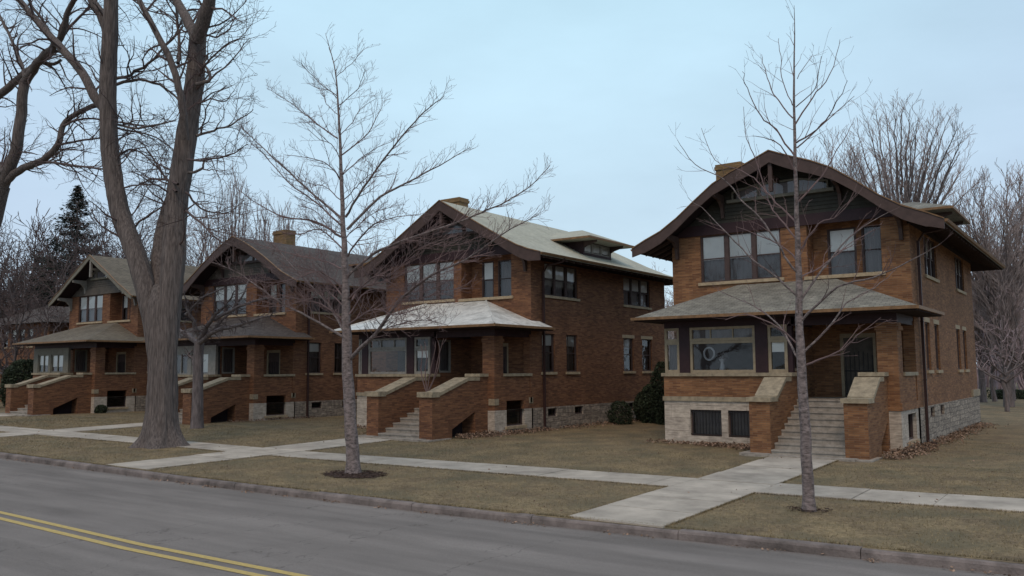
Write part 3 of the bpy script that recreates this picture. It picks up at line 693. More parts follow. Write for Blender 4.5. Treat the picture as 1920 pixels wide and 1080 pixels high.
            s.window('F', 0, -7.345, -5.955, CAP+.003, 3.717, sm_, n=2, style='plain', inset=.04, pf=.07, shade=o['sunshade'][0], curtain=True, mull=.07)
            s.window('F', 0, -5.595, -4.005, CAP+.003, 3.717, sm_, n=1 if o['sunshade'][1] > .8 else 2, style='plain', inset=.04, pf=.08, shade=o['sunshade'][1], curtain=True, mull=.07)
        # side of the sun porch facing the open porch
        b = MB(); s.wallgrid(b, 'R', -3.38, .3, P, FL, 4.1, [(.42, 1.25, 2.55, 4.0)], .1); s.part(b, 'sun_porch_wall', br)
        s.window('R', -3.38, .42, 1.25, 2.55, 4.0, sm_, n=1, style='plain', inset=.02, pf=.08, curtain=True)
        # floor and ceiling of the sun porch
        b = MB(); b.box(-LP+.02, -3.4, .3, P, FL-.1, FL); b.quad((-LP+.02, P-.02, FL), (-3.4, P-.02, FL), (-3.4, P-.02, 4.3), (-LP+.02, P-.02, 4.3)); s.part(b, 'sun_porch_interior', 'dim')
        # door
        b = MB(); b.box(door[0], door[0]+.1, P+.02, P+.15, FL, 3.85); b.box(door[1]-.1, door[1], P+.02, P+.15, FL, 3.85); b.box(door[0]+.1, door[1]-.1, P+.02, P+.15, 3.7, 3.85)
        s.part(b, 'door_frame', 'tan')
        b = MB().box(door[0]+.102, door[1]-.102, P+.10, P+.15, FL+.01, 3.70); dd = s.part(b, 'door', o.get('doorm', 'brown_frame'))
        b = MB()
        for k in range(7):
            x = door[0]+.16+k*(.89/6); b.box(x-.01, x+.01, P+.07, P+.09, FL+.1, 3.1+.12*math.sin(k*math.pi/6))
        b.box(door[0]+.12, door[1]-.12, P+.065, P+.095, FL+.9, FL+.94); b.box(door[0]+.12, door[1]-.12, P+.065, P+.095, FL+.1, FL+.14)
        b.build('security_grille', 'iron', dd)
        # ---- porch roof
        ez = 4.50; X0, X1, Y0, YB = -8.65, .76, -1.0, P+.62; tl, trr = -6.1, -2.5; zt = 5.83
        b = MB(); A, B, C, D = (X0, Y0, ez), (X1, Y0, ez), (trr, P, zt), (tl, P, zt)
        b.quad(A, B, C, D); b.tri(B, (X1, P, ez), C); b.tri((X0, P, ez), A, D)
        sl_ = (zt-ez)/(X1-trr); b.quad((X1, P, ez), (X1, YB, ez), (.02, YB, ez+sl_*(X1-.02)), (.02, P, ez+sl_*(X1-.02)))
        b.tri((X1, YB, ez), (.02, YB, ez), (.02, YB, ez+sl_*(X1-.02)))
        proof = s.part(b, 'porch_roof', o['proof'])
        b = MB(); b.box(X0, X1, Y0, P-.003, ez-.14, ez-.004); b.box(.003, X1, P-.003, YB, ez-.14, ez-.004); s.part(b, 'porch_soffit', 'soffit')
        b = MB(); b.box(X0-.09, X1+.09, Y0-.10, Y0-.004, ez-.10, ez+.0); b.box(X1+.004, X1+.09, Y0-.003, YB+.05, ez-.10, ez); b.box(X0-.09, X0-.004, Y0-.003, P, ez-.10, ez); s.part(b, 'porch_gutter', o.get('pgut', 'edge'))
        if o.get('flash'):
            for Q, Q2 in ((B, C), (A, D)): b = MB(); b.tube([Vector(Q)+Vector((0, 0, .01)), Vector(Q2)+Vector((0, 0, .02))], [.035, .035], 5); b.build('hip_cap', o['proof'], proof)
        # interior partition so that rooms read as rooms
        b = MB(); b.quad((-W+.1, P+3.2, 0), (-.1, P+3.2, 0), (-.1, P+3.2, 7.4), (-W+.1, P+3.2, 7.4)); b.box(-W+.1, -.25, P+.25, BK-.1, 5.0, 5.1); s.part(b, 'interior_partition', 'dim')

straight = [(0, 10.55), (1.1, 9.92), (2.3, 9.22), (3.6, 8.47), (4.4, 8.06), (5.0, 7.83), (5.6, 7.66)]
belly = [(0, 10.58), (.8, 10.24), (1.5, 9.97), (2.2, 9.62), (2.95, 9.06), (3.7, 8.47), (4.4, 8.02), (5.1, 7.72), (5.65, 7.45)]
belly2 = [(0, 10.48), (1.0, 10.08), (1.8, 9.68), (3.0, 8.98), (3.8, 8.47), (4.4, 8.1), (5.1, 7.78), (5.6, 7.55)]
steep = [(0, 10.45), (1.0, 9.87), (2.1, 9.25), (3.6, 8.33), (4.4, 7.92), (5.3, 7.40)]
base = dict(seed=1, zst=.98, brick='brick_red', prof=straight, frame2='brown_frame', dw=0, dr=0, dr2=0, recwin=((-3.35, -2.65), (-2.4, -1.5)),
            side2=((3.8, 6.7), (11.3, 14.35)), side1=((3.55, 4.6), (5.6, 6.6), (11.2, 12.3), (13.3, 14.45)), bsm=(3.9, 6.2, 11.4, 13.4), back=16.2,
            belt='dark_maroon', trim='maroon', siding='green_board', attic=(9.1, 9.6), attw=1.35, attic_frame='brown_frame', post='maroon', roof='roof_pale', bbd=.48,
            dorm=(8.3, 11.15), chim=(-8.1, 6.1), ctop=11.75, cw=1.25, bsfront=(), pwin=(.83, 2.13, 1.36), pwz=1.36, stair=-3.5, block=.35, slope1=-1.35,
            sun_frame='pale_frame', postc='dark_maroon', dsun=-.35, suntype='bay', proof='roof_silver', sunshade=(0, 0))
o4 = dict(base, seed=4, zst=1.30, brick='brick', prof=belly, recwin=((-2.95, -1.93), (-1.75, -1.02)), side2=((5.2, 7.7), (12.2, 14.6)),
          side1=((4.7, 5.5), (6.5, 7.4), (11.6, 12.5), (13.4, 14.3)), bsm=(4.6, 6.6), back=17.0, attic=(9.12, 9.56), attw=1.75, attic_frame='grey_trim', roof='roof_grey', proof='roof_grey',
          bbd=.44, dorm=(9.6, 12.6), chim=(-8.15, 5.9), cw=1.1, ctop=11.42, bsfront=((-7.0, -5.84), (-5.6, -4.45)), pwin=(.98, 2.3, 1.16), stair=-2.7, block=.6, slope1=-1.15,
          sun_frame='tan', dsun=0, rearcap=True, doorm='grey_board', lint=2, dxf=.25)
o3 = dict(base, seed=3, dr=-.5, dr2=-.15, dw=.0, lint=1, flash=True)
o2 = dict(base, seed=2, prof=belly2, roof='roof_brown', proof='roof_brown', suntype='panel', sunshade=(0, .95), trim='maroon', siding='grey_board', chim=(-6.6, 6.3), ctop=11.6, dorm=(9.3, 12.0))
o1 = dict(base, seed=11, prof=steep, roof='roof_olive', proof='roof_olive', suntype='panel', sunshade=(.6, .7), trim='grey_trim', siding='grey_board', belt='grey_board', post='pale_frame', attic_frame='grey_trim',
          sun_frame='grey_trim', bbd=.30, attic=(9.0, 9.45), attw=1.2, chim=(-7.2, 12.0), ctop=10.4)
h4 = House(0, 0, 0, 'nearest brick house with tan framed sun porch window, swept maroon gable and barred basement windows', o4)
h3 = House(-15.41, -.43, 0, 'brick house with a silvery white porch roof and pale main roof with dormer', o3)
h2 = House(-31.55, 0, 0, 'brick house with dark brown roofs behind the small knobbly tree', o2)
h1 = House(-46.5, -.5, .15, 'farthest brick house of the row, with olive grey roof and grey green trim', o1)

# ------------------------------------------------------------------ trees
class Tree:
    def __init__(s, seed): s.t = MB(); s.c = MB(); s.r = random.Random(seed)
    def mesh(s, lvl): return s.t if lvl <= 0 else s.c
    def spawn(s, pts, rad, lvl, C, t0=.12, dens=None, scale=1.):
        L = sum((b-a).length for a, b in zip(pts, pts[1:]))
        dn = dens if dens is not None else C['dens'][min(lvl, len(C['dens'])-1)]
        n = int(L*dn+s.r.random())
        if lvl >= C['max']: return
        for k in range(n):
            t = t0+(1-t0)*(k+s.r.random())/max(n, 1); f = t*(len(pts)-1); i = min(int(f), len(pts)-2); f -= i
            p = pts[i].lerp(pts[i+1], f); r = rad[i]+(rad[i+1]-rad[i])*f; d = (pts[i+1]-pts[i]).normalized()
            a = Vector((s.r.gauss(0, 1), s.r.gauss(0, 1), s.r.gauss(0, 1))); a = (a-d*a.dot(d))
            if a.length < 1e-3: continue
            a.normalize(); a.z = a.z*.7+C.get('kidup', .15); an = R_(s.r.uniform(*C['ang']))
            nd = (d*math.cos(an)+a*math.sin(an)).normalized()
            Lc = C['len'][min(lvl, len(C['len'])-1)]*s.r.uniform(.55, 1.15)*(1.08-C.get('tip', .55)*t)*scale
            s.grow(p, nd, Lc, max(min(r*.62, C['rc'][min(lvl, len(C['rc'])-1)]*s.r.uniform(.7, 1.2)), C['rmin']), lvl+1, C)
    def grow(s, p, d, L, r, lvl, C):
        n = 3 if lvl >= C['max'] else max(3, min(9, int(L/C['seg'])))
        pts = [p.copy()]; rad = [r]; d = d.copy(); st = L/n
        for i in range(n):
            d += Vector((s.r.gauss(0, 1), s.r.gauss(0, 1), s.r.gauss(0, 1)))*C['wig']; d.z += C['up']; d.normalize()
            p = p+d*st; pts.append(p); rad.append(max(C['rmin']*.8, r*(1-.75*(i+1)/n)))
        s.mesh(lvl).tube(pts, rad, 3 if r < .03 else 5)
        s.spawn(pts, rad, lvl, C)
    def limb(s, pts, r0, r1, C, sides=8, wob=.0, lvl=0, t0=.12, dens=None, scale=1., main=True):
        # smooth the polyline
        P = [Vector(p) for p in pts]; out = []
        for i in range(len(P)-1):
            p0, p1, p2, p3 = P[max(i-1, 0)], P[i], P[i+1], P[min(i+2, len(P)-1)]
            for k in range(4):
                t = k/4; q = .5*((2*p1)+(p2-p0)*t+(2*p0-5*p1+4*p2-p3)*t*t+(3*p1-p0-3*p2+p3)*t**3)
                out.append(q+Vector((s.r.gauss(0, wob), s.r.gauss(0, wob), s.r.gauss(0, wob*.4))))
        out.append(P[-1]); n = len(out)-1
        rad = [r0+(r1-r0)*(i/n) for i in range(n+1)]
        (s.t if main else s.c).tube(out, rad, sides); s.spawn(out, rad, lvl, C, t0, dens, scale)
        return out
    def done(s, name, loc, label, group, bark, twig, cat='tree'):
        L = Vector(loc)
        for mb in (s.t, s.c): mb.v = [(v[0]-L.x, v[1]-L.y, v[2]-L.z) for v in mb.v]
        e_ = empty(name, loc, label, cat, group)
        s.t.build('trunk', bark, e_, smooth=True)
        if s.c.v: s.c.build('crown', twig, e_)
        return e_

def pxl(T, pts, Y, spread=0.):
    """points surveyed in the photo, given real depth: the limb leaves the trunk and swings towards or away from the street"""
    k = len(pts)-1; return [at(x, y, Y+spread*(i/k)) for i, (x, y) in enumerate(pts)]

def youngtrunk(T, P, R):
    out = []; rr_ = []
    for i in range(len(P)-1):
        p0, p1, p2, p3 = P[max(i-1, 0)], P[i], P[i+1], P[min(i+2, len(P)-1)]
        for k in range(8):
            t = k/8; q = .5*((2*p1)+(p2-p0)*t+(2*p0-5*p1+4*p2-p3)*t*t+(3*p1-p0-3*p2+p3)*t**3); r = R[i]+(R[i+1]-R[i])*t
            a = noise.noise(q*1.7); b_ = noise.noise(q*1.7+Vector((7, 3, 1)))
            out.append(q+Vector((a, b_, 0))*min(.03, r*.25)); rr_.append(r*(1+.07*noise.noise(q*4.3)))
    out.append(P[-1]); rr_.append(R[-1]); T.t.tube(out, rr_, 14)
# --- young street tree, middle
CY = dict(dens=(4.8, 5.6, 4.6), len=(1.08, .48, .24), tip=.72, rc=(.014, .0075, .005), rmin=.0038, ang=(26, 58), wig=.10, up=.045, seg=.22, max=3, kidup=.25)
T = Tree(21); Y = -12.2; base_ = at(664, 889, Y)
tr_pts = [(664, 893), (662, 860), (658, 800), (652, 700), (649, 600), (647, 520), (643, 410), (639, 300), (634, 200), (628, 130), (610, 62)]
tw = [at(x, y, Y) for x, y in tr_pts]
rad = [.25, .185, .17, .15, .125, .098, .066, .045, .028, .016, .005]
youngtrunk(T, tw, rad); T.spawn(tw[3:], rad[3:], 0, dict(CY, len=(1.0, .5, .25)), .1, 3.2)
for pts, r0, sp in (
    ([(643, 412), (588, 365), (528, 310), (468, 254), (442, 225)], .05, 1.6), ([(641, 425), (600, 385), (545, 345), (495, 290), (462, 262)], .035, -1.2),
    ([(648, 407), (681, 352), (736, 278), (792, 213), (833, 180)], .05, -1.2), ([(650, 430), (713, 370), (764, 342), (824, 310), (882, 276)], .055, 1.5),
    ([(639, 444), (593, 416), (533, 407), (486, 384), (440, 350)], .045, -1.8), ([(632, 259), (588, 227), (546, 194), (500, 165)], .03, 1.0),
    ([(632, 180), (597, 153), (567, 122)], .018, -.4), ([(630, 143), (658, 120), (681, 94)], .014, .4), ([(634, 199), (671, 166), (684, 130)], .018, -.6),
    ([(641, 291), (690, 250), (718, 194)], .03, 1.1), ([(639, 338), (616, 310), (579, 296), (533, 290)], .028, -1.2), ([(641, 330), (672, 300), (700, 282), (740, 262)], .025, 1.4),
    ([(648, 523), (699, 477), (760, 450), (850, 420), (903, 398), (949, 378), (996, 347), (1031, 310)], .055, 1.2),
    ([(657, 672), (703, 627), (750, 563), (807, 517), (873, 487), (940, 440), (1010, 402)], .075, -2.0), ([(660, 563), (677, 540), (723, 527), (790, 500), (850, 470)], .035, 1.8),
    ([(642, 631), (579, 594), (527, 568), (490, 542), (442, 509), (398, 492)], .05, -1.5), ([(653, 642), (624, 583), (579, 531), (527, 476), (500, 440)], .05, 1.7),
    ([(645, 600), (601, 570), (553, 560), (505, 545)], .03, -.8), ([(643, 505), (601, 487), (557, 479), (479, 457), (440, 440)], .035, 1.5), ([(645, 560), (610, 520), (560, 500), (500, 505)], .03, 2.0),
    ([(646, 375), (668, 350), (690, 330), (715, 318)], .02, -1.5), ([(638, 375), (610, 350), (585, 345), (560, 335)], .02, 1.2), ([(640, 300), (620, 270), (600, 262), (575, 240)], .018, -1.), ([(637, 255), (660, 230), (675, 205), (705, 185)], .018, 1.),
    ([(634, 215), (612, 195), (600, 170), (585, 160)], .014, .8), ([(645, 450), (670, 425), (700, 400), (745, 385)], .024, 2.2), ([(644, 440), (615, 425), (590, 395), (560, 385)], .022, 2.),
    ([(654, 560), (700, 520), (735, 515), (780, 470), (830, 450)], .03, -2.4), ([(655, 590), (690, 545), (740, 545), (800, 545), (850, 520)], .03, 2.6), ([(703, 627), (740, 610), (790, 600), (840, 610)], .022, -2.4),
    ([(644, 575), (610, 545), (580, 560), (520, 575), (470, 570)], .026, 2.4), ([(642, 540), (600, 510), (560, 520), (510, 530), (450, 520)], .026, -2.2), ([(760, 450), (800, 455), (850, 460), (910, 440)], .022, 1.8), ([(750, 563), (790, 560), (830, 545), (880, 540)], .02, -1.8),
    ([(651, 480), (690, 430), (730, 410), (800, 400)], .035, -1.6), ([(652, 610), (700, 580), (740, 590), (800, 575)], .035, -2.2), ([(646, 470), (600, 430), (560, 440), (510, 430)], .03, 2.2)):
    T.limb(pxl(T, pts, Y, sp), r0*.75, .006, CY, 6, .012, dens=5.0 if pts[0][1] < 450 else 7.2, main=r0 > .045)
T.done('street_tree', base_, 'pale barked young street tree with dense twiggy crown in a ring of mulch', 'young street trees on the verge', 'bark_pale', 'twig_pale')
b = MB(); k = 40; c = base_; rn = random.Random(4)
ring = [(c.x-.02+(.94+rn.uniform(-.14, .14))*math.cos(2*math.pi*i/k), c.y+(.66+rn.uniform(-.12, .12))*math.sin(2*math.pi*i/k)) for i in range(k)]
for i in range(k):
    p, q = ring[i], ring[(i+1) % k]; z = gz(c.x, c.y); b.tri((p[0], p[1], z-.006), (q[0], q[1], z-.006), (c.x, c.y, z+.07))
for i in range(900):
    a = rn.uniform(0, 6.28); r = math.sqrt(rn.random()); x, y = c.x+r*1.04*math.cos(a), c.y+r*.74*math.sin(a); z = gz(x, y)+.07*(1-r)+.005; l = .05
    v = [Vector((rn.uniform(-l, l), rn.uniform(-l, l), rn.uniform(0, .03))) for _ in range(3)]; b.tri(*[tuple(Vector((x, y, z))+q) for q in v])
tag(b.build('mulch_bed', 'mulch'), 'ring of dark mulch round the foot of the middle street tree', 'mulch', kind='stuff')

# --- young street tree, right
CR = dict(dens=(2.6, 2.6, 2.2), len=(.85, .42, .22), rc=(.011, .0065, .005), rmin=.0032, ang=(28, 58), wig=.12, up=.06, seg=.2, max=3, kidup=.3)
T = Tree(33); Y = -11.45
tr_pts = [(1517, 958), (1516, 930), (1513, 860), (1508, 780), (1502, 680), (1499, 600), (1497, 500), (1494, 400), (1491, 300), (1489, 200), (1489, 120), (1490, 60), (1489, 10)]
tw = [at(x, y, Y) for x, y in tr_pts]; base_ = at(1517, 955, Y)
rad = [.145, .115, .108, .10, .09, .075, .06, .045, .034, .024, .016, .010, .004]
youngtrunk(T, tw, rad); T.spawn(tw[4:], rad[4:], 0, CR, .1, 2.2)
for pts, r0, sp in (
    ([(1489, 292), (1454, 243), (1426, 218), (1401, 165), (1392, 134)], .026, -.6), ([(1486, 222), (1450, 176), (1436, 137), (1428, 102)], .02, .5), ([(1487, 197), (1468, 155), (1463, 105), (1460, 72)], .014, .2),
    ([(1493, 232), (1524, 183), (1556, 141), (1575, 74)], .022, .5), ([(1493, 200), (1528, 165), (1540, 105)], .015, -.5), ([(1493, 267), (1531, 243), (1563, 204), (1589, 151)], .024, -.7),
    ([(1494, 278), (1552, 225), (1602, 180)], .02, .6), ([(1493, 148), (1524, 102)], .01, .2), ([(1497, 490), (1467, 462), (1420, 440), (1380, 425)], .028, .7),
    ([(1496, 512), (1472, 482), (1435, 420), (1390, 375), (1355, 335), (1303, 308), (1270, 262)], .034, -1.0), ([(1495, 450), (1462, 410), (1440, 375), (1418, 300), (1400, 260), (1394, 200)], .026, .9),
    ([(1500, 470), (1535, 420), (1570, 405), (1600, 370)], .026, -.5), ([(1502, 560), (1553, 490), (1608, 433), (1666, 398)], .034, 1.0),
    ([(1504, 600), (1569, 538), (1639, 520), (1724, 480), (1763, 457)], .036, -.9), ([(1507, 661), (1553, 614), (1588, 568), (1640, 540), (1680, 505)], .032, .9), ([(1511, 684), (1569, 661), (1608, 630), (1652, 595)], .03, -.5),
    ([(1497, 673), (1468, 622), (1429, 583), (1382, 560), (1345, 545)], .032, .9), ([(1499, 649), (1460, 614), (1398, 590), (1360, 600)], .026, -.7), ([(1499, 558), (1460, 523), (1413, 488), (1367, 441), (1324, 398), (1290, 370)], .034, -.8),
    ([(1496, 420), (1455, 380), (1420, 340), (1390, 320), (1340, 300), (1315, 240)], .026, 1.1), ([(1495, 380), (1540, 330), (1570, 280), (1600, 230)], .026, .8), ([(1493, 330), (1470, 280), (1440, 260), (1410, 255)], .02, -.9),
    ([(1500, 520), (1540, 500), (1590, 460), (1640, 430)], .024, 1.3)):
    T.limb(pxl(T, pts, Y, sp), r0*.78, .0045, CR, 6, .01, dens=2.7, main=r0 > .03)
T.done('street_tree', base_, 'slender pale street tree in front of the steps of the nearest house', 'young street trees on the verge', 'bark_pale', 'twig_pale')

b = MB(); c = base_; z = gz(c.x, c.y)
for i in range(260):
    a = rn.uniform(0, 6.28); r = rn.random(); x, y = c.x+.42*r*math.cos(a), c.y+.34*r*math.sin(a); l = .05
    b.tri(*[(x+rn.uniform(-l, l), y+rn.uniform(-l, l), z+.004+rn.uniform(0, .035)) for _ in range(3)])
tag(b.build('mulch_bed', 'mulch'), 'small scrap of mulch at the foot of the slender street tree', 'mulch', kind='stuff')
# --- old forked street tree
CB = dict(dens=(2.2, 2.6, 2.8), len=(2.4, 1.0, .5), rc=(.05, .018, .010), rmin=.007, ang=(30, 75), wig=.22, up=.02, seg=.35, max=3, kidup=.05)
def bigtube(mb, pts, rad, sides, seed, flare=False):
    P = [Vector(p) for p in pts]; out = []; rr_ = []
    for i in range(len(P)-1):
        p0, p1, p2, p3 = P[max(i-1, 0)], P[i], P[i+1], P[min(i+2, len(P)-1)]
        for k in range(6):
            t = k/6; out.append(.5*((2*p1)+(p2-p0)*t+(2*p0-5*p1+4*p2-p3)*t*t+(3*p1-p0-3*p2+p3)*t**3)); rr_.append(rad[i]+(rad[i+1]-rad[i])*t)
    out.append(P[-1]); rr_.append(rad[-1]); n0 = len(mb.v); k = len(out)
    for i, p in enumerate(out):
        d = (out[min(i+1, k-1)]-out[max(i-1, 0)]).normalized()
        if flare and i < 6: d = Vector((0, 0, 1))
        x = (Vector((0, 1, 0))-d*d.y).normalized(); y = d.cross(x)
        for j in range(sides):
            t = 2*math.pi*j/sides; c = Vector((math.cos(t), math.sin(t), 0))
            rg = noise.noise(Vector((c.x*5.5+seed, c.y*5.5, p.z*.45)))*.10+abs(noise.noise(Vector((c.x*13+seed, c.y*13, p.z*1.6))))*.12+noise.noise(Vector((c.x*1.3, c.y*1.3+seed, p.z*.9)))*.10
            q = rr_[i]*(1+rg)
            if flare:
                h = max(0, 1-(p.z-P[0].z)/1.1); q *= 1+h*h*.28*(1+.8*math.sin(t*5+seed)+.5*math.sin(t*3))
            mb.v.append(tuple(p+(x*math.cos(t)+y*math.sin(t))*q))
    for i in range(k-1):
        for j in range(sides): a = n0+i*sides+j; b_ = n0+i*sides+(j+1) % sides; mb.f.append((a, b_, b_+sides, a+sides))
    return out, rr_
T = Tree(5); Y = -10.3; base_ = at(303, 838, Y); A = lambda L, dy=0: [at(x, y, Y+dy*(i/(len(L)-1))) for i, (x, y) in enumerate(L)]
bigtube(T.t, A([(303, 846), (303, 820), (304, 770), (305, 700), (303, 620), (302, 570), (300, 535)]), [.84, .66, .53, .475, .49, .45, .22], 72, 1., True)
lp, lr = bigtube(T.t, A([(299, 680), (288, 610), (270, 530), (248, 460), (226, 400), (212, 330), (204, 250), (203, 150), (207, 60), (209, -60), (205, -200)], -1.2), [.36, .36, .36, .35, .34, .34, .32, .30, .28, .24, .18], 48, 4.)
rp_, rr2 = bigtube(T.t, A([(308, 690), (315, 610), (322, 530), (327, 460), (330, 390), (342, 310), (355, 220), (367, 130), (371, 60)], .8), [.36, .39, .41, .41, .40, .39, .36, .33, .30], 48, 9.)
th, _ = bigtube(T.t, A([(302, 590), (298, 520), (303, 440), (318, 380), (334, 340)], 1.6), [.4, .32, .26, .22, .18], 36, 14.)
T.spawn(lp[12:], lr[12:], 0, CB, .1, 1.0); T.spawn(rp_[12:], rr2[12:], 0, CB, .1, 1.5)
for pts, r0, r1, sp, ds in (
    ([(369, 75), (350, 35), (325, -10), (290, -90)], .22, .14, .5, 1.5), ([(369, 75), (385, 30), (397, -20), (410, -120)], .28, .18, -.5, 1.5),
    ([(205, 70), (190, 28), (170, -5), (140, -90)], .24, .14, -.8, 1.5),
    ([(348, 262), (343, 215), (335, 165), (318, 110), (293, 61), (261, 0), (230, -70)], .15, .09, -1.5, 2),
    ([(200, 205), (183, 190), (155, 138), (118, 94), (81, 53), (53, 20), (20, -20)], .22, .12, -1.5, 2),
    ([(210, 150), (245, 140), (290, 110), (330, 60), (345, 20)], .07, .03, 1.2, 2.6), ([(208, 160), (260, 150), (310, 165), (345, 200), (372, 235)], .07, .02, 1.6, 2.8),
    ([(210, 230), (250, 240), (290, 235), (330, 225)], .06, .02, -1.2, 2.8), ([(212, 240), (260, 248), (300, 262), (335, 290)], .05, .015, 2, 2.8),
    ([(214, 295), (250, 280), (280, 300), (320, 345)], .05, .015, 1, 2.8), ([(368, 158), (392, 152), (394, 136), (384, 122), (392, 100)], .08, .03, .3, 2), ([(375, 60), (400, 70), (430, 55), (440, 20)], .045, .012, .6, 3),
    ([(368, 255), (400, 245), (440, 230), (475, 205)], .06, .012, 1.2, 2.8), ([(352, 300), (385, 300), (430, 290), (465, 270)], .05, .012, -1.2, 2.8), ([(372, 140), (395, 110), (430, 80), (460, 70)], .05, .012, -.8, 3),
    ([(352, 325), (376, 318), (384, 300), (392, 290)], .06, .02, .3, 2), ([(330, 360), (300, 320), (270, 270), (240, 260)], .05, .015, 2, 3), ([(335, 345), (300, 335), (260, 345), (235, 370)], .05, .015, 1.5, 3),
    ([(370, 195), (395, 185), (420, 190), (440, 170)], .035, .01, .9, 3), ([(336, 120), (334, 60), (330, 0), (326, -60)], .07, .04, 1.2, 2.5),
    ([(348, 395), (380, 420), (410, 450), (440, 462)], .05, .012, -1.4, 3), ([(348, 360), (375, 390), (420, 400), (455, 380)], .045, .01, 1.3, 3), ([(245, 430), (285, 400), (310, 385), (330, 400)], .05, .01, 1.3, 2.5),
    ([(207, 20), (230, -10), (280, 20), (320, 30)], .05, .02, 1.3, 2.8)):
    T.limb(pxl(T, pts, Y, sp), r0, r1, CB, 10 if r0 > .1 else 6, .03 if r0 < .1 else .01, dens=ds, main=r0 > .05)
T.done('old_tree', base_, 'massive old forked tree with furrowed bark and flared roots beside the walk', None, 'bark_big', 'twig_dark')

# --- tree at the left edge of the picture
T = Tree(6); Y = -9.9; base_ = at(-85, 815, Y); A = lambda L, dy=0: [at(x, y, Y+dy*(i/(len(L)-1))) for i, (x, y) in enumerate(L)]
bigtube(T.t, A([(-85, 830), (-80, 780), (-75, 650), (-50, 520), (-18, 420), (3, 350)]), [.85, .62, .55, .50, .42, .36], 36, 3., True)
for pts, r0, r1, sp, ds in (
    ([(0, 360), (14, 325), (30, 280), (40, 210), (46, 155)], .32, .24, 0, 1.2), ([(46, 155), (62, 130), (82, 105), (100, 88), (118, 60), (128, 20), (150, -20)], .22, .10, -1, 2),
    ([(8, 345), (35, 320), (80, 300), (108, 272), (118, 235), (140, 215), (182, 196)], .19, .10, .8, 2), ([(72, 306), (100, 305), (150, 312), (195, 317)], .07, .035, -.8, 2.6),
    ([(106, 272), (150, 264), (190, 258), (250, 250)], .06, .025, 1, 2.6), ([(118, 236), (160, 222), (230, 230), (300, 240)], .06, .02, 1.4, 2.6),
    ([(-40, 210), (0, 178), (35, 148), (75, 115), (100, 90)], .2, .16, .5, 1.5), ([(46, 150), (40, 120), (20, 70), (0, 30), (-20, -20)], .09, .05, .8, 2.4),
    ([(75, 115), (100, 120), (115, 112)], .10, .06, .3, 1), ([(100, 90), (88, 50), (60, 10), (50, -30)], .09, .04, -1.2, 2.4), ([(104, 85), (140, 40), (170, 10), (190, -30)], .08, .03, 1.2, 2.4),
    ([(25, 290), (45, 285), (70, 290)], .05, .02, 0, 2.6), ([(12, 335), (-5, 300), (-30, 250)], .12, .06, 0, 2)):
    T.limb(pxl(T, pts, Y, sp), r0, r1, CB, 8, .02, dens=ds, main=r0 > .08)
T.done('old_tree', base_, 'dark bare tree whose crooked limbs reach in from the left edge', None, 'bark_big', 'twig_dark')

# --- small pruned tree by house two
CP = dict(dens=(5, 4.5, 4), len=(.8, .5, .3), rc=(.03, .014, .009), rmin=.006, ang=(40, 85), wig=.32, up=.0, seg=.2, max=3, kidup=.0)
T = Tree(12); Y = -4.6; base_ = at(369, 810, Y); A = lambda L, dy=0: [at(x, y, Y+dy*(i/(len(L)-1))) for i, (x, y) in enumerate(L)]
T.t.tube(A([(369, 815), (370, 780), (371, 720), (372, 670), (374, 640)]), [.34, .27, .24, .23, .22], 14)
for pts, r0, sp in (([(374, 648), (355, 630), (335, 618), (320, 600)], .15, 1), ([(374, 645), (385, 620), (400, 595), (420, 575), (440, 545)], .15, -1), ([(374, 645), (400, 622), (440, 612), (480, 600), (520, 585)], .13, -1.3),
    ([(374, 640), (365, 605), (350, 580), (345, 545)], .12, -1), ([(372, 690), (362, 675), (355, 665), (362, 655)], .13, 0), ([(376, 640), (410, 610), (450, 560), (470, 520)], .1, 1.4), ([(400, 600), (450, 575), (500, 560), (540, 562)], .09, 1.), ([(350, 590), (380, 560), (420, 540)], .09, -1.2)):
    T.limb(pxl(T, pts, Y, sp), r0, .02, CP, 7, .03, dens=6)
T.done('small_tree', base_, 'small knobbly pruned tree with spreading crown in front of the brown roofed house', None, 'bark_grey', 'twig_dark')

# --- bare multi-stem shrub behind the stair wall of house three
CS = dict(dens=(2.5, 3), len=(.5, .25), rc=(.012, .006), rmin=.004, ang=(20, 45), wig=.08, up=.05, seg=.3, max=2, kidup=.3)
T = Tree(40); Yb = -3.32
for pts in ([(801, 736), (797, 700), (800, 670), (796, 640)], [(801, 736), (806, 700), (815, 660), (817, 640)], [(802, 736), (815, 705), (822, 670), (832, 635)], [(803, 736), (822, 690), (824, 655), (821, 640)], [(800, 736), (790, 700), (792, 660), (788, 645)]):
    T.limb([at(x, y, Yb-.08*i) for i, (x, y) in enumerate(pts)], .026, .012, CS, 5, .004, dens=.8)
ur = T
bx_ = at(801, 736, Yb)
ur.done('bare_shrub', bx_, 'bare pale upright stems rising from the stair wall of the silver roofed house', None, 'twig_pale', 'twig_pale', 'shrub')

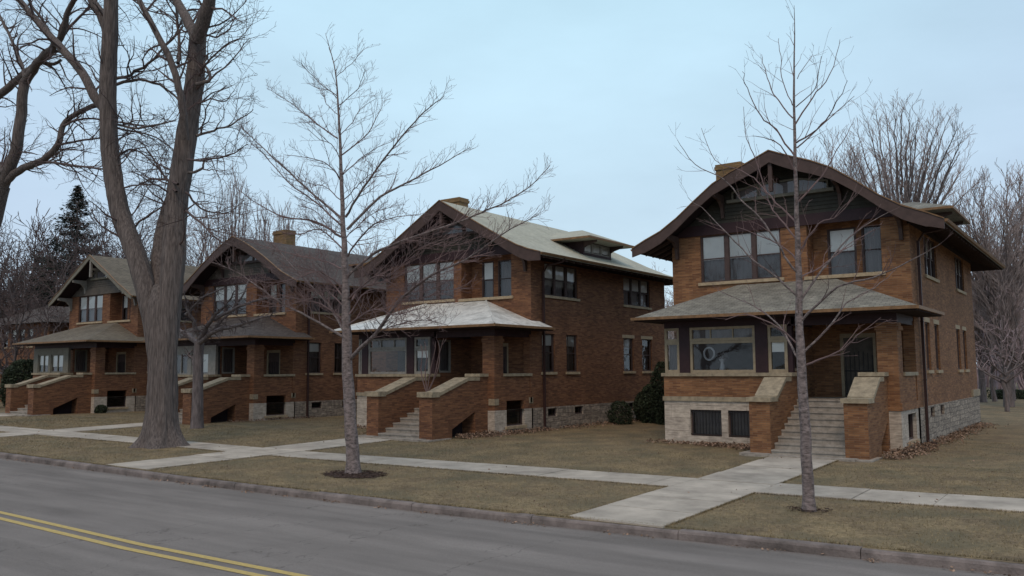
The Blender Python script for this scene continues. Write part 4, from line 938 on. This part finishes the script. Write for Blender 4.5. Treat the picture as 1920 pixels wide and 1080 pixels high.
# ---- background trees, grown whole
def bgtree(seed, px, dist, ytop, spread, kind, label, bark='bark_grey', twig='twig_far', fine=1., name='background_tree', group='bare trees behind the houses', z0=0., base_frac=.2):
    p = at_dist(px, dist, z0); H = (694-ytop)/CF*dist/1.08*1.08+2.64-z0; T = Tree(seed); r = T.r
    rm = max(.008, dist*.00022); H *= .87
    if kind == 'vase':
        C = dict(dens=(1.5*fine, 1.7*fine, 1.9*fine), len=(H*.20, H*.11, H*.055), rc=(.035*dist/50, .018*dist/50, .012*dist/50), rmin=rm, ang=(16, 42), wig=.09, up=.07, seg=H*.03, max=3, kidup=.25)
        hb = H*base_frac; T.t.tube([p, p+Vector((0, 0, hb*.5)), p+Vector((0, 0, hb))], [H*.022, H*.018, H*.017], 8)
        n = 24
        for k in range(n):
            a = 2*math.pi*k/n+r.uniform(-.3, .3); rad_ = spread*r.uniform(.45, 1.); h = H*math.sqrt(max(.05, 1-.42*(rad_/spread)**2))*r.uniform(.9, 1.)
            q = p+Vector((0, 0, hb*r.uniform(.6, 1))); e_ = p+Vector((math.cos(a)*rad_, math.sin(a)*rad_, h))
            m1 = q.lerp(e_, .33)+Vector((math.cos(a), math.sin(a), 0))*rad_*-.06; m2 = q.lerp(e_, .67)+Vector((0, 0, H*.02))
            T.limb([q, m1, m2, e_], H*.0062, rm*.85, C, 5, H*.004, dens=1.6*fine, main=True)
    elif kind == 'columns':
        C = dict(dens=(1.8*fine, 1.6*fine), len=(H*.16, H*.07), rc=(.022*dist/50, .012*dist/50), rmin=rm, ang=(12, 28), wig=.05, up=.12, seg=H*.03, max=2, kidup=.3)
        for k in range(13):
            a = r.uniform(0, 6.28); rad_ = spread*math.sqrt(r.random()); q = p+Vector((math.cos(a)*rad_*.25, math.sin(a)*rad_*.25, 0)); e_ = p+Vector((math.cos(a)*rad_, math.sin(a)*rad_, H*r.uniform(.75, 1)))
            T.limb([q, q.lerp(e_, .4)+Vector((r.uniform(-.3, .3), r.uniform(-.3, .3), 0)), q.lerp(e_, .7), e_], H*.008, rm, C, 5, H*.002, dens=2.2*fine)
    else:   # spreading
        C = dict(dens=(1.3*fine, 1.6*fine, 1.8*fine), len=(H*.26, H*.14, H*.07), rc=(.05*dist/50, .024*dist/50, .014*dist/50), rmin=rm, ang=(28, 70), wig=.17, up=.03, seg=H*.04, max=3, kidup=.12)
        hb = H*base_frac; T.t.tube([p, p+Vector((r.uniform(-.2, .2), 0, hb*.5)), p+Vector((r.uniform(-.4, .4), 0, hb))], [H*.022, H*.017, H*.015], 8)
        n = 9
        for k in range(n):
            a = 2*math.pi*k/n+r.uniform(-.4, .4); rad_ = spread*r.uniform(.3, 1.); h = hb+(H-hb)*math.sqrt(max(.06, 1-.85*(rad_/spread)**2))*r.uniform(.8, 1.)
            q = p+Vector((0, 0, hb*r.uniform(.7, 1))); e_ = p+Vector((math.cos(a)*rad_, math.sin(a)*rad_, h))
            m1 = q.lerp(e_, .35)+Vector((math.cos(a), math.sin(a), 0))*rad_*.12; m2 = q.lerp(e_, .7)+Vector((r.uniform(-1, 1), r.uniform(-1, 1), r.uniform(0, 1)))*H*.03
            T.limb([q, m1, m2, e_], H*.009, rm*1.3, C, 5, H*.006, dens=1.3*fine)
    return T.done(name, p, label, group, bark, twig)
T = Tree(101); r_ = T.r; p_ = at_dist(1690, 62); Yt = p_.y
CF_ = dict(dens=(1.9, 2.1, 2.2), len=(2.3, 1.25, .6), rc=(.035, .018, .012), rmin=.011, ang=(16, 40), wig=.10, up=.05, seg=.6, max=3, kidup=.2, tip=.6)
T.t.tube([p_, p_+Vector((0, 0, 2)), p_+Vector((0, 0, 4.5))], [.5, .4, .34], 8)
for ex, ey in ((1592, 268), (1606, 240), (1625, 222), (1642, 208), (1660, 204), (1676, 212), (1690, 204), (1706, 206), (1722, 222), (1745, 226), (1762, 220), (1780, 222), (1796, 236), (1805, 258), (1800, 284), (1812, 306), (1798, 330), (1775, 345), (1600, 300), (1580, 330), (1640, 250), (1675, 245), (1715, 250), (1750, 262), (1770, 285), (1650, 290), (1700, 290), (1735, 305), (1620, 340), (1830, 345)):
    sp = r_.uniform(-4.5, 4.5); bx = 1690+(ex-1690)*.12; by = 520+r_.uniform(-30, 30)
    T.limb([at(bx, by, Yt), at(bx+(ex-bx)*.30, by+(ey-by)*.38, Yt+sp*.25), at(bx+(ex-bx)*.62, by+(ey-by)*.70, Yt+sp*.6), at(ex, ey, Yt+sp)], .13, .012, CF_, 5, .05, dens=1.9)
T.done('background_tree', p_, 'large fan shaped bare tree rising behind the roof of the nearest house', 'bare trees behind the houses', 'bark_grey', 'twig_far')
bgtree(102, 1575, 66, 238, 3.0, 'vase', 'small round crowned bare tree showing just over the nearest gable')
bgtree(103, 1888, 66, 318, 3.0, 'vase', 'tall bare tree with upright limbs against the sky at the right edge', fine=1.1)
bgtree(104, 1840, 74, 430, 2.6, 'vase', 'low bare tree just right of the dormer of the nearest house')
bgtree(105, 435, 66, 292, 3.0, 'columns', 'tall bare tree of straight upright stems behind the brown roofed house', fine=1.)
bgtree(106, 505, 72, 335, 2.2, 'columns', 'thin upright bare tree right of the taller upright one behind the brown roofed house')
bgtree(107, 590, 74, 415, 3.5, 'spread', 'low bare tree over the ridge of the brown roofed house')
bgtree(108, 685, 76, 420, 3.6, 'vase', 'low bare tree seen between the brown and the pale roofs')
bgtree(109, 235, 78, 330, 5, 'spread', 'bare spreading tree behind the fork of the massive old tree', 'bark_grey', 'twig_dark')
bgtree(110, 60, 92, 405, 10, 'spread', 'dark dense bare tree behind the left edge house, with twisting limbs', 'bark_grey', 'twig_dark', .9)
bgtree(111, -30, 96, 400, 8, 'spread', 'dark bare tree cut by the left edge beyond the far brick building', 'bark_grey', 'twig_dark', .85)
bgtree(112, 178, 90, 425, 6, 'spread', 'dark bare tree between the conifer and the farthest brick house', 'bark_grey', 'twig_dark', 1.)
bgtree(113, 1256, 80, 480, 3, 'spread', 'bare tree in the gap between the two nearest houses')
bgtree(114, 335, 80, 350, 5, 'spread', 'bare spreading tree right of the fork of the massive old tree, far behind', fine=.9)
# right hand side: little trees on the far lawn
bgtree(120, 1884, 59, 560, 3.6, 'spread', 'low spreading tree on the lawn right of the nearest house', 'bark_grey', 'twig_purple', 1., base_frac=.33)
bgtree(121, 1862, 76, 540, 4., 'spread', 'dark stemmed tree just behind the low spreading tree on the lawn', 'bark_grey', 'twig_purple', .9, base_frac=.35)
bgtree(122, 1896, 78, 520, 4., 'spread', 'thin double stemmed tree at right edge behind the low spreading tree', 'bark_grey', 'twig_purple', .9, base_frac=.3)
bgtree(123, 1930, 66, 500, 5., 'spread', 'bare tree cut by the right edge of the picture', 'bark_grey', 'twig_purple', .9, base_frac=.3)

# distant wood: a few tree shapes reused on the horizon as one mass per stand
def wood(name, px0, px1, d0, d1, n, seed, top=(480, 600), twig='twig_purple', label=''):
    rn = random.Random(seed); T = Tree(seed); 
    for k in range(n):
        px = px0+(px1-px0)*(k+rn.random())/n; dist = rn.uniform(d0, d1); p = at_dist(px, dist, 0); H = (694-rn.uniform(*top))/CF*dist+2.6
        C = dict(dens=(.9, 1.2), len=(H*.24, H*.12), rc=(.05, .028), rmin=dist*.0003, ang=(20, 60), wig=.12, up=.07, seg=H*.05, max=2, kidup=.2)
        for q in range(6):
            e_ = p+Vector((rn.gauss(0, H*.14), rn.gauss(0, H*.14), H*rn.uniform(.65, 1)))
            T.limb([p+Vector((rn.uniform(-.3, .3), 0, 0)), p.lerp(e_, .35)+Vector((0, 0, H*.05)), p.lerp(e_, .7), e_], H*.011, dist*.0003, C, 4, H*.006, dens=1.5)
    mb = MB(); mb.v = T.t.v+T.c.v; off = len(T.t.v); mb.f = T.t.f+[tuple(i+off for i in f) for f in T.c.f]
    return tag(mb.build(name, twig), label, 'wood', kind='stuff')
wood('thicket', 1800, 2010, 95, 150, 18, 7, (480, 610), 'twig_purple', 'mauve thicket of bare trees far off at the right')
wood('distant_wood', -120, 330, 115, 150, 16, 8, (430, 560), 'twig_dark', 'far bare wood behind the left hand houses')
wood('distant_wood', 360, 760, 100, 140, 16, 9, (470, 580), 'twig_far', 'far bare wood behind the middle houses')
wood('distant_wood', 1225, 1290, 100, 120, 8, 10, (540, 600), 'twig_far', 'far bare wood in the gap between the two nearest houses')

# ---- conifer
def conifer(px, dist, ytop, seed, label):
    p = at_dist(px, dist, 0); H = (694-ytop)/CF*dist+2.6; rn = random.Random(seed); t = MB(); c = MB()
    t.tube([Vector((0, 0, 0)), Vector((.1, 0, H*.5)), Vector((0, 0, H))], [.3, .17, .02], 8)
    z = H*.18
    while z < H*.995:
        R = (H-z)*.46+.12
        for k in range(rn.randint(5, 8)):
            a = rn.uniform(0, 6.28); L = R*rn.uniform(.6, 1.15); d = Vector((math.cos(a), math.sin(a), rn.uniform(-.12, .2))); q0 = Vector((0, 0, z))
            pts = [q0+d*L*u+Vector((0, 0, -.14*L*u*(1-u)*4+.12*L*u*u)) for u in (0, .35, .7, 1)]
            t.tube(pts, [.035, .028, .02, .012], 3)
            for m in range(int(24*L)+10):
                u = rn.uniform(.12, 1); i = min(2, int(u*3)); q = pts[i].lerp(pts[i+1], u*3-i); w_ = .12+.10*L*(1-u*.6)
                q = q+Vector((rn.gauss(0, w_), rn.gauss(0, w_), rn.gauss(-.08, .09))); s_ = .22
                v = [q+Vector((rn.uniform(-s_, s_), rn.uniform(-s_, s_), rn.uniform(-s_, .05)*.7)) for _ in range(3)]
                c.tri(*map(tuple, v))
        z += .26+.012*(H-z)
    e_ = empty('conifer', p, label, 'tree'); t.build('trunk', 'bark_grey', e_); c.build('crown', 'needle', e_); return e_
bgtree(115, 28, 76, 470, 6, 'spread', 'dark tangled bare tree in front of the dull brick building', 'bark_grey', 'twig_dark', 1.3)
conifer(132, 98, 376, 3, 'dark pointed conifer rising above the bare trees at left')

# ---- evergreen bushes
def bush(x, y, rx, rz, seed, label, m='evergreen', n=2600, name='evergreen_bush', bare=False, ls=.05, pt=1., group=None):
    rn = random.Random(seed); t = MB(); c = MB()
    for k in range(14 if not bare else 40):
        a = rn.uniform(0, 6.28); e_ = Vector((math.cos(a)*rx*rn.uniform(.2, .9), math.sin(a)*rx*rn.uniform(.2, .9), rz*rn.uniform(.5, .95)))
        t.tube([Vector((0, 0, 0)), e_*.5+Vector((0, 0, rz*.1)), e_], [.02, .012, .006], 4)
    for k in range(0 if bare else n):
        th = rn.uniform(0, 6.28); h = rn.random(); rad_ = rx*math.sqrt(max(0, 1-(abs(h-.42)/.6)**2.2*pt))*(.82+.3*noise.noise(Vector((math.cos(th)*1.6+seed, math.sin(th)*1.6, h*3))))*rn.uniform(.45, 1)**.4
        q = Vector((math.cos(th)*rad_, math.sin(th)*rad_, h*rz)); v = [q+Vector((rn.uniform(-ls, ls), rn.uniform(-ls, ls), rn.uniform(-ls, ls)))*1.4 for _ in range(3)]; c.tri(*map(tuple, v))
    e_ = empty(name, (x, y, gz(x, y)-.02), label, 'bush', group); t.build('stems', 'twig_dark', e_)
    if c.v: c.build('foliage', m, e_)
    return e_
G_ = 'evergreen bushes beside the houses'
bush(-12.5, 9.6, .85, 3.0, 1, 'tall dark evergreen filling the gap beside the nearest house', n=9000, pt=.8, group=G_)
bush(-13.5, 10.2, .85, 1.9, 2, 'rounded dark evergreen at the foot of the tall one', n=6500, group=G_)
bush(-14.5, 11.3, .8, 1.5, 3, 'low dark evergreen against the stone base of the silver roofed house', n=5500, group=G_)
bush(-14.4, 8.4, .7, 1.1, 4, 'loose low bush nearest the street in the gap between the two nearest houses', n=2200, group=G_)
bush(-59.3, 1.2, 1.9, 3.4, 5, 'big dark evergreen left of the farthest brick house', n=9000, ls=.09, group=G_)
bush(-61.0, -1.5, 1.6, 1.9, 6, 'dark clipped evergreen at the left edge by the walk', n=8000, ls=.08, group=G_)
b_ = bush(-46.2, -.2, .4, .5, 9, 'tiny evergreen at the porch corner of the farthest house', n=900, ls=.05, group=G_)
b = MB(); c0 = at_dist(1858, 82); c1 = at_dist(1925, 82); rn = random.Random(2); d = (c1-c0)
for k in range(5000):
    u = rn.random(); q = c0+d*u+Vector((rn.gauss(0, .35), rn.gauss(0, .35), rn.random()*.75)); ls = .09
    if u > .55 and u < .72: continue
    b.tri(*[tuple(q+Vector((rn.uniform(-ls, ls), rn.uniform(-ls, ls), rn.uniform(-ls, ls)))) for _ in range(3)])
tag(b.build('low_hedge', 'evergreen'), 'low dark hedge on the far lawn at the right', 'hedge')

# ---- neighbouring brick building at the far left
def farhouse(x, y, W_, D_, H_, label, seed, wall='brick_red', roof='roof_brown', rot=0):
    e_ = empty('neighbouring_house', (x, y, gz(x, y)), label, 'house'); hh = House.__new__(House); hh.root = e_; hh.rnd = random.Random(seed); hh.o = {}
    wins = [(-W_+.8+k*1.5, -W_+1.8+k*1.5) for k in range(int((W_-1.6)/1.5))]
    b = MB(); holes = [(a, c, z, z+1.5) for a, c in wins for z in (1.6, 4.7)]; hh.wallgrid(b, 'F', 0, -W_, 0, -.3, H_, holes)
    sh = [(a, a+1.0, z, z+1.5) for a in (1.5, 4, 8) if a+1.5 < D_ for z in (1.6, 4.7)]; hh.wallgrid(b, 'R', 0, 0, D_, -.3, H_, sh)
    b.quad((-W_, D_, -.3), (-W_, 0, -.3), (-W_, 0, H_), (-W_, D_, H_)); b.quad((0, D_, -.3), (-W_, D_, -.3), (-W_, D_, H_), (0, D_, H_)); b.build('wall', wall, e_)
    for h in holes: hh.window('F', 0, *h[:4], 'brown_frame', shade=.4, curtain=True, sill='sill_stone')
    for h in sh: hh.window('R', 0, *h[:4], 'brown_frame', shade=.3, curtain=True, sill='sill_stone')
    r = MB(); o_ = .8; z = H_; A, B, C, D = (-W_-o_, -o_, z), (o_, -o_, z), (o_, D_+o_, z), (-W_-o_, D_+o_, z); E_, F_ = (-W_/2, W_/2.5, z+2.6), (-W_/2, D_-W_/2.5, z+2.6)
    r.tri(A, B, E_); r.quad(B, C, F_, E_); r.tri(C, D, F_); r.quad(D, A, E_, F_); r.quad(A, D, C, B); r.build('roof', roof, e_)
farhouse(-66, 6, 12, 14, 6.6, 'dull brick building half hidden by trees at the left edge', 5)

# ---- things in the windows and on the lawn
b = MB(); n = 26
pts = [Vector((-6.35+.19*math.cos(2*math.pi*i/n), .30, 3.18+.22*math.sin(2*math.pi*i/n))) for i in range(n+1)]
b.tube(pts, [.035]*(n+1), 6); tag(b.build('wreath', 'white'), 'pale oval wreath hanging in the front window of the nearest house', 'wreath')
b = MB(); pf = [(.07, 0), (.11, .05), (.08, .2), (.06, .32), (.10, .42), (.12, .46)]; n = 14
for i, (r, z) in enumerate(pf):
    for j in range(n): b.v.append((-5.9+r*math.cos(2*math.pi*j/n), .38+r*math.sin(2*math.pi*j/n), 2.53+z))
for i in range(len(pf)-1):
    for j in range(n): b.f.append((i*n+j, i*n+(j+1) % n, (i+1)*n+(j+1) % n, (i+1)*n+j))
tag(b.build('vase', 'white'), 'white vase standing on the sill inside the tan framed front window', 'vase')
rn = random.Random(3); b = MB()
for k in range(60):
    c = Vector((-5.9+rn.gauss(0, .13), .38+rn.gauss(0, .05), 3.1+rn.gauss(0, .10))); l = .05
    b.tri(*[tuple(c+Vector((rn.uniform(-l, l), rn.uniform(-l, l), rn.uniform(-l, l)))) for _ in range(3)])
for k in range(6): b.tube([Vector((-5.9, .38, 2.95)), Vector((-5.9+rn.gauss(0, .1), .38, 3.15))], [.008, .005], 4)
tag(b.build('dried_flowers', 'curtain'), 'dried flowers in the white vase behind the front window glass', 'flowers')

# ---- dry leaves
def leaves(name, spots, n, seed, label, size=.045):
    rn = random.Random(seed); b = MB()
    for k in range(int(n*.72)):
        x0, y0, x1, y1, wd, ht = rn.choice(spots); u = rn.random(); off = abs(rn.gauss(0, .45)); sgn = 1 if wd > 0 else -1
        dx, dy = x1-x0, y1-y0; L = math.hypot(dx, dy); nx, ny = dy/L, -dx/L
        x = x0+dx*u+nx*off*wd; y = y0+dy*u+ny*off*wd; hcl = ht*max(0, 1-off*1.2)*(.5+.5*noise.noise(Vector((x*2, y*2, seed)))+.3)
        z = gz(x, y)+.015+rn.random()*max(hcl, .0); s_ = size*rn.uniform(.6, 1.3)
        a = Vector((rn.gauss(0, 1), rn.gauss(0, 1), rn.gauss(0, .5))).normalized()*s_; c = Vector((rn.gauss(0, 1), rn.gauss(0, 1), rn.gauss(0, .6))).normalized()*s_*.7; p = Vector((x, y, z+s_*.3))
        b.v += [tuple(p-a), tuple(p+c), tuple(p+a), tuple(p-c+Vector((0, 0, s_*.4)))]; m = len(b.v); b.f.append((m-4, m-3, m-2, m-1))
    return tag(b.build(name, 'leaf'), label, 'leaves', kind='stuff')
leaves('leaf_litter', [(-4.0, -.1, -8.6, -.1, -.55, .12), (-4.3, -.6, -6.5, -.3, -.55, .12), (-4.2, -1.6, -4.1, -.1, -.5, .16)], 2600, 1, 'dry leaves drifted against the front of the nearest house')
leaves('leaf_litter', [(-.2, -2.0, .1, -.1, .55, .30), (.05, -.2, .05, 2.2, .6, .30), (.1, 2.2, .1, 3.6, .4, .12)], 2600, 2, 'heap of dry leaves by the right stair wall of the nearest house')
leaves('leaf_litter', [(.1, 4.0, .1, 16.5, .7, .16)], 2200, 3, 'dry leaves along the right side of the nearest house')
leaves('leaf_litter', [(-15.7, -2.6, -15.2, -.6, .5, .25), (-15.3, -.5, -15.3, 3.4, .6, .16), (-15.2, 4, -15.2, 13.5, .9, .14)], 3600, 4, 'dry leaves along the right side of the silver roofed house')
leaves('leaf_litter', [(-19.9, -3.2, -20.3, -.6, -.4, .15), (-19.8, -.5, -24.0, -.5, -.5, .12)], 1100, 5, 'dry leaves in front of the silver roofed house')
leaves('leaf_litter', [(-31.7, -1.5, -31.4, 4, .4, .1)], 500, 6, 'dry leaves beside the brown roofed house')
rn = random.Random(77); b = MB()
for k in range(1500):
    x = rn.uniform(-45, 6) if rn.random() < .8 else rn.choice((-14.3, -12, -4.6, 2.4, -9))+rn.gauss(0, .6); y = yc(x)-.03-abs(rn.gauss(0, .10)); z = RZ+rise(x)*.9+.012+rn.random()*.03; s_ = .03*rn.uniform(.6, 1.3)
    if noise.noise(Vector((x*.9, 3, 0))) < .02: continue
    p = Vector((x, y, z)); a = Vector((rn.gauss(0, 1), rn.gauss(0, 1), rn.gauss(0, .4))).normalized()*s_; c = Vector((rn.gauss(0, 1), rn.gauss(0, 1), rn.gauss(0, .4))).normalized()*s_*.7
    b.v += [tuple(p-a), tuple(p+c), tuple(p+a), tuple(p-c)]; m = len(b.v); b.f.append((m-4, m-3, m-2, m-1))
tag(b.build('gutter_leaves', 'leaf'), 'scattered dry leaves in the gutter along the kerb', 'leaves', kind='stuff')

rn = random.Random(78); b = MB()
for k in range(2200):
    x = 9-rn.random()**1.4*50; y = rn.uniform(yc(x)-.2, 1 if rn.random() < .4 else -3); s_ = .028*rn.uniform(.5, 1.4)
    if noise.noise(Vector((x*.6, y*.6, 9))) < -.1+rn.random()*.5: continue
    z = gz(x, y)+.03 if y > yc(x)+.2 else RZ+.03
    p = Vector((x, y, z)); a = Vector((rn.gauss(0, 1), rn.gauss(0, 1), rn.gauss(0, .4))).normalized()*s_; c = Vector((rn.gauss(0, 1), rn.gauss(0, 1), rn.gauss(0, .4))).normalized()*s_*.7
    b.v += [tuple(p-a), tuple(p+c), tuple(p+a), tuple(p-c)]; m = len(b.v); b.f.append((m-4, m-3, m-2, m-1))
tag(b.build('scattered_leaves', 'leaf'), 'single dry leaves blown over the lawns and walks', 'leaves', kind='stuff')
# ---- grass: short dormant blades
rn = random.Random(99); b = MB(); cnt = 0
def onwalk(x, y):
    if WN(x)-.02 < y < WF(x)+.02: return True
    return any(a-.02 < x < c+.02 and y < yt for a, c, yt in walks)
def inhouse(x, y):
    for ox in (0, -15.41, -31.55, -46.5):
        if ox-8.9 < x < ox+.1 and y > 0: return True
        if ox-4.0 < x < ox-.3 and y > -3.9: return True
    return False
while cnt < 150000:
    t = rn.random()**1.6; x = 12-t*58; y = rn.uniform(-14.7, 6 if rn.random() < .35 else -3)
    x += rn.uniform(-2, 2)
    if y < yc(x)+.2 or onwalk(x, y) or inhouse(x, y): continue
    d = (Vector((x, y, 0))-CAM).length; k = max(1, d/22)
    g = noise.noise(Vector((x*1.1, y*1.1, 4)))
    h = rn.uniform(.02, .05)*(1+.5*g); w2 = .004*k; a = rn.uniform(0, 3.14); z = gz(x, y)-.012; dx, dy = math.cos(a)*w2, math.sin(a)*w2
    b.v += [(x-dx, y-dy, z), (x+dx, y+dy, z), (x+rn.gauss(0, .03), y+rn.gauss(0, .03), z+h)]; m = len(b.v); b.f.append((m-3, m-2, m-1)); cnt += 1
# ragged edges over the walks and kerb
for k in range(26000):
    x = rn.uniform(-30, 8); e_ = rn.choice((0, 1, 2, 3)); 
    if e_ == 0: y = WN(x)+abs(rn.gauss(0, .02))-.02
    elif e_ == 1: y = WF(x)-abs(rn.gauss(0, .02))+.02
    elif e_ == 2: y = yc(x)+.21-abs(rn.gauss(0, .02))+.01
    else:
        a_, c_, yt = walks[rn.choice((0, 0, 1))]; x = (a_+abs(rn.gauss(0, .02))-.02) if rn.random() < .5 else (c_-abs(rn.gauss(0, .02))+.02); y = rn.uniform(-14.4, yt)
        if WN(x) < y < WF(x): continue
    if e_ < 2 and any(a-.05 < x < c+.05 for a, c, _ in walks): continue
    h = rn.uniform(.025, .06); a = rn.uniform(0, 3.14); z = gz(x, y)-.01; dx, dy = math.cos(a)*.006, math.sin(a)*.006
    b.v += [(x-dx, y-dy, z), (x+dx, y+dy, z), (x+rn.gauss(0, .025), y+rn.gauss(0, .025), z+h)]; m = len(b.v); b.f.append((m-3, m-2, m-1))
tag(b.build('grass', 'grassblade'), 'short dormant tan grass of the lawns and verge', 'grass', kind='stuff')
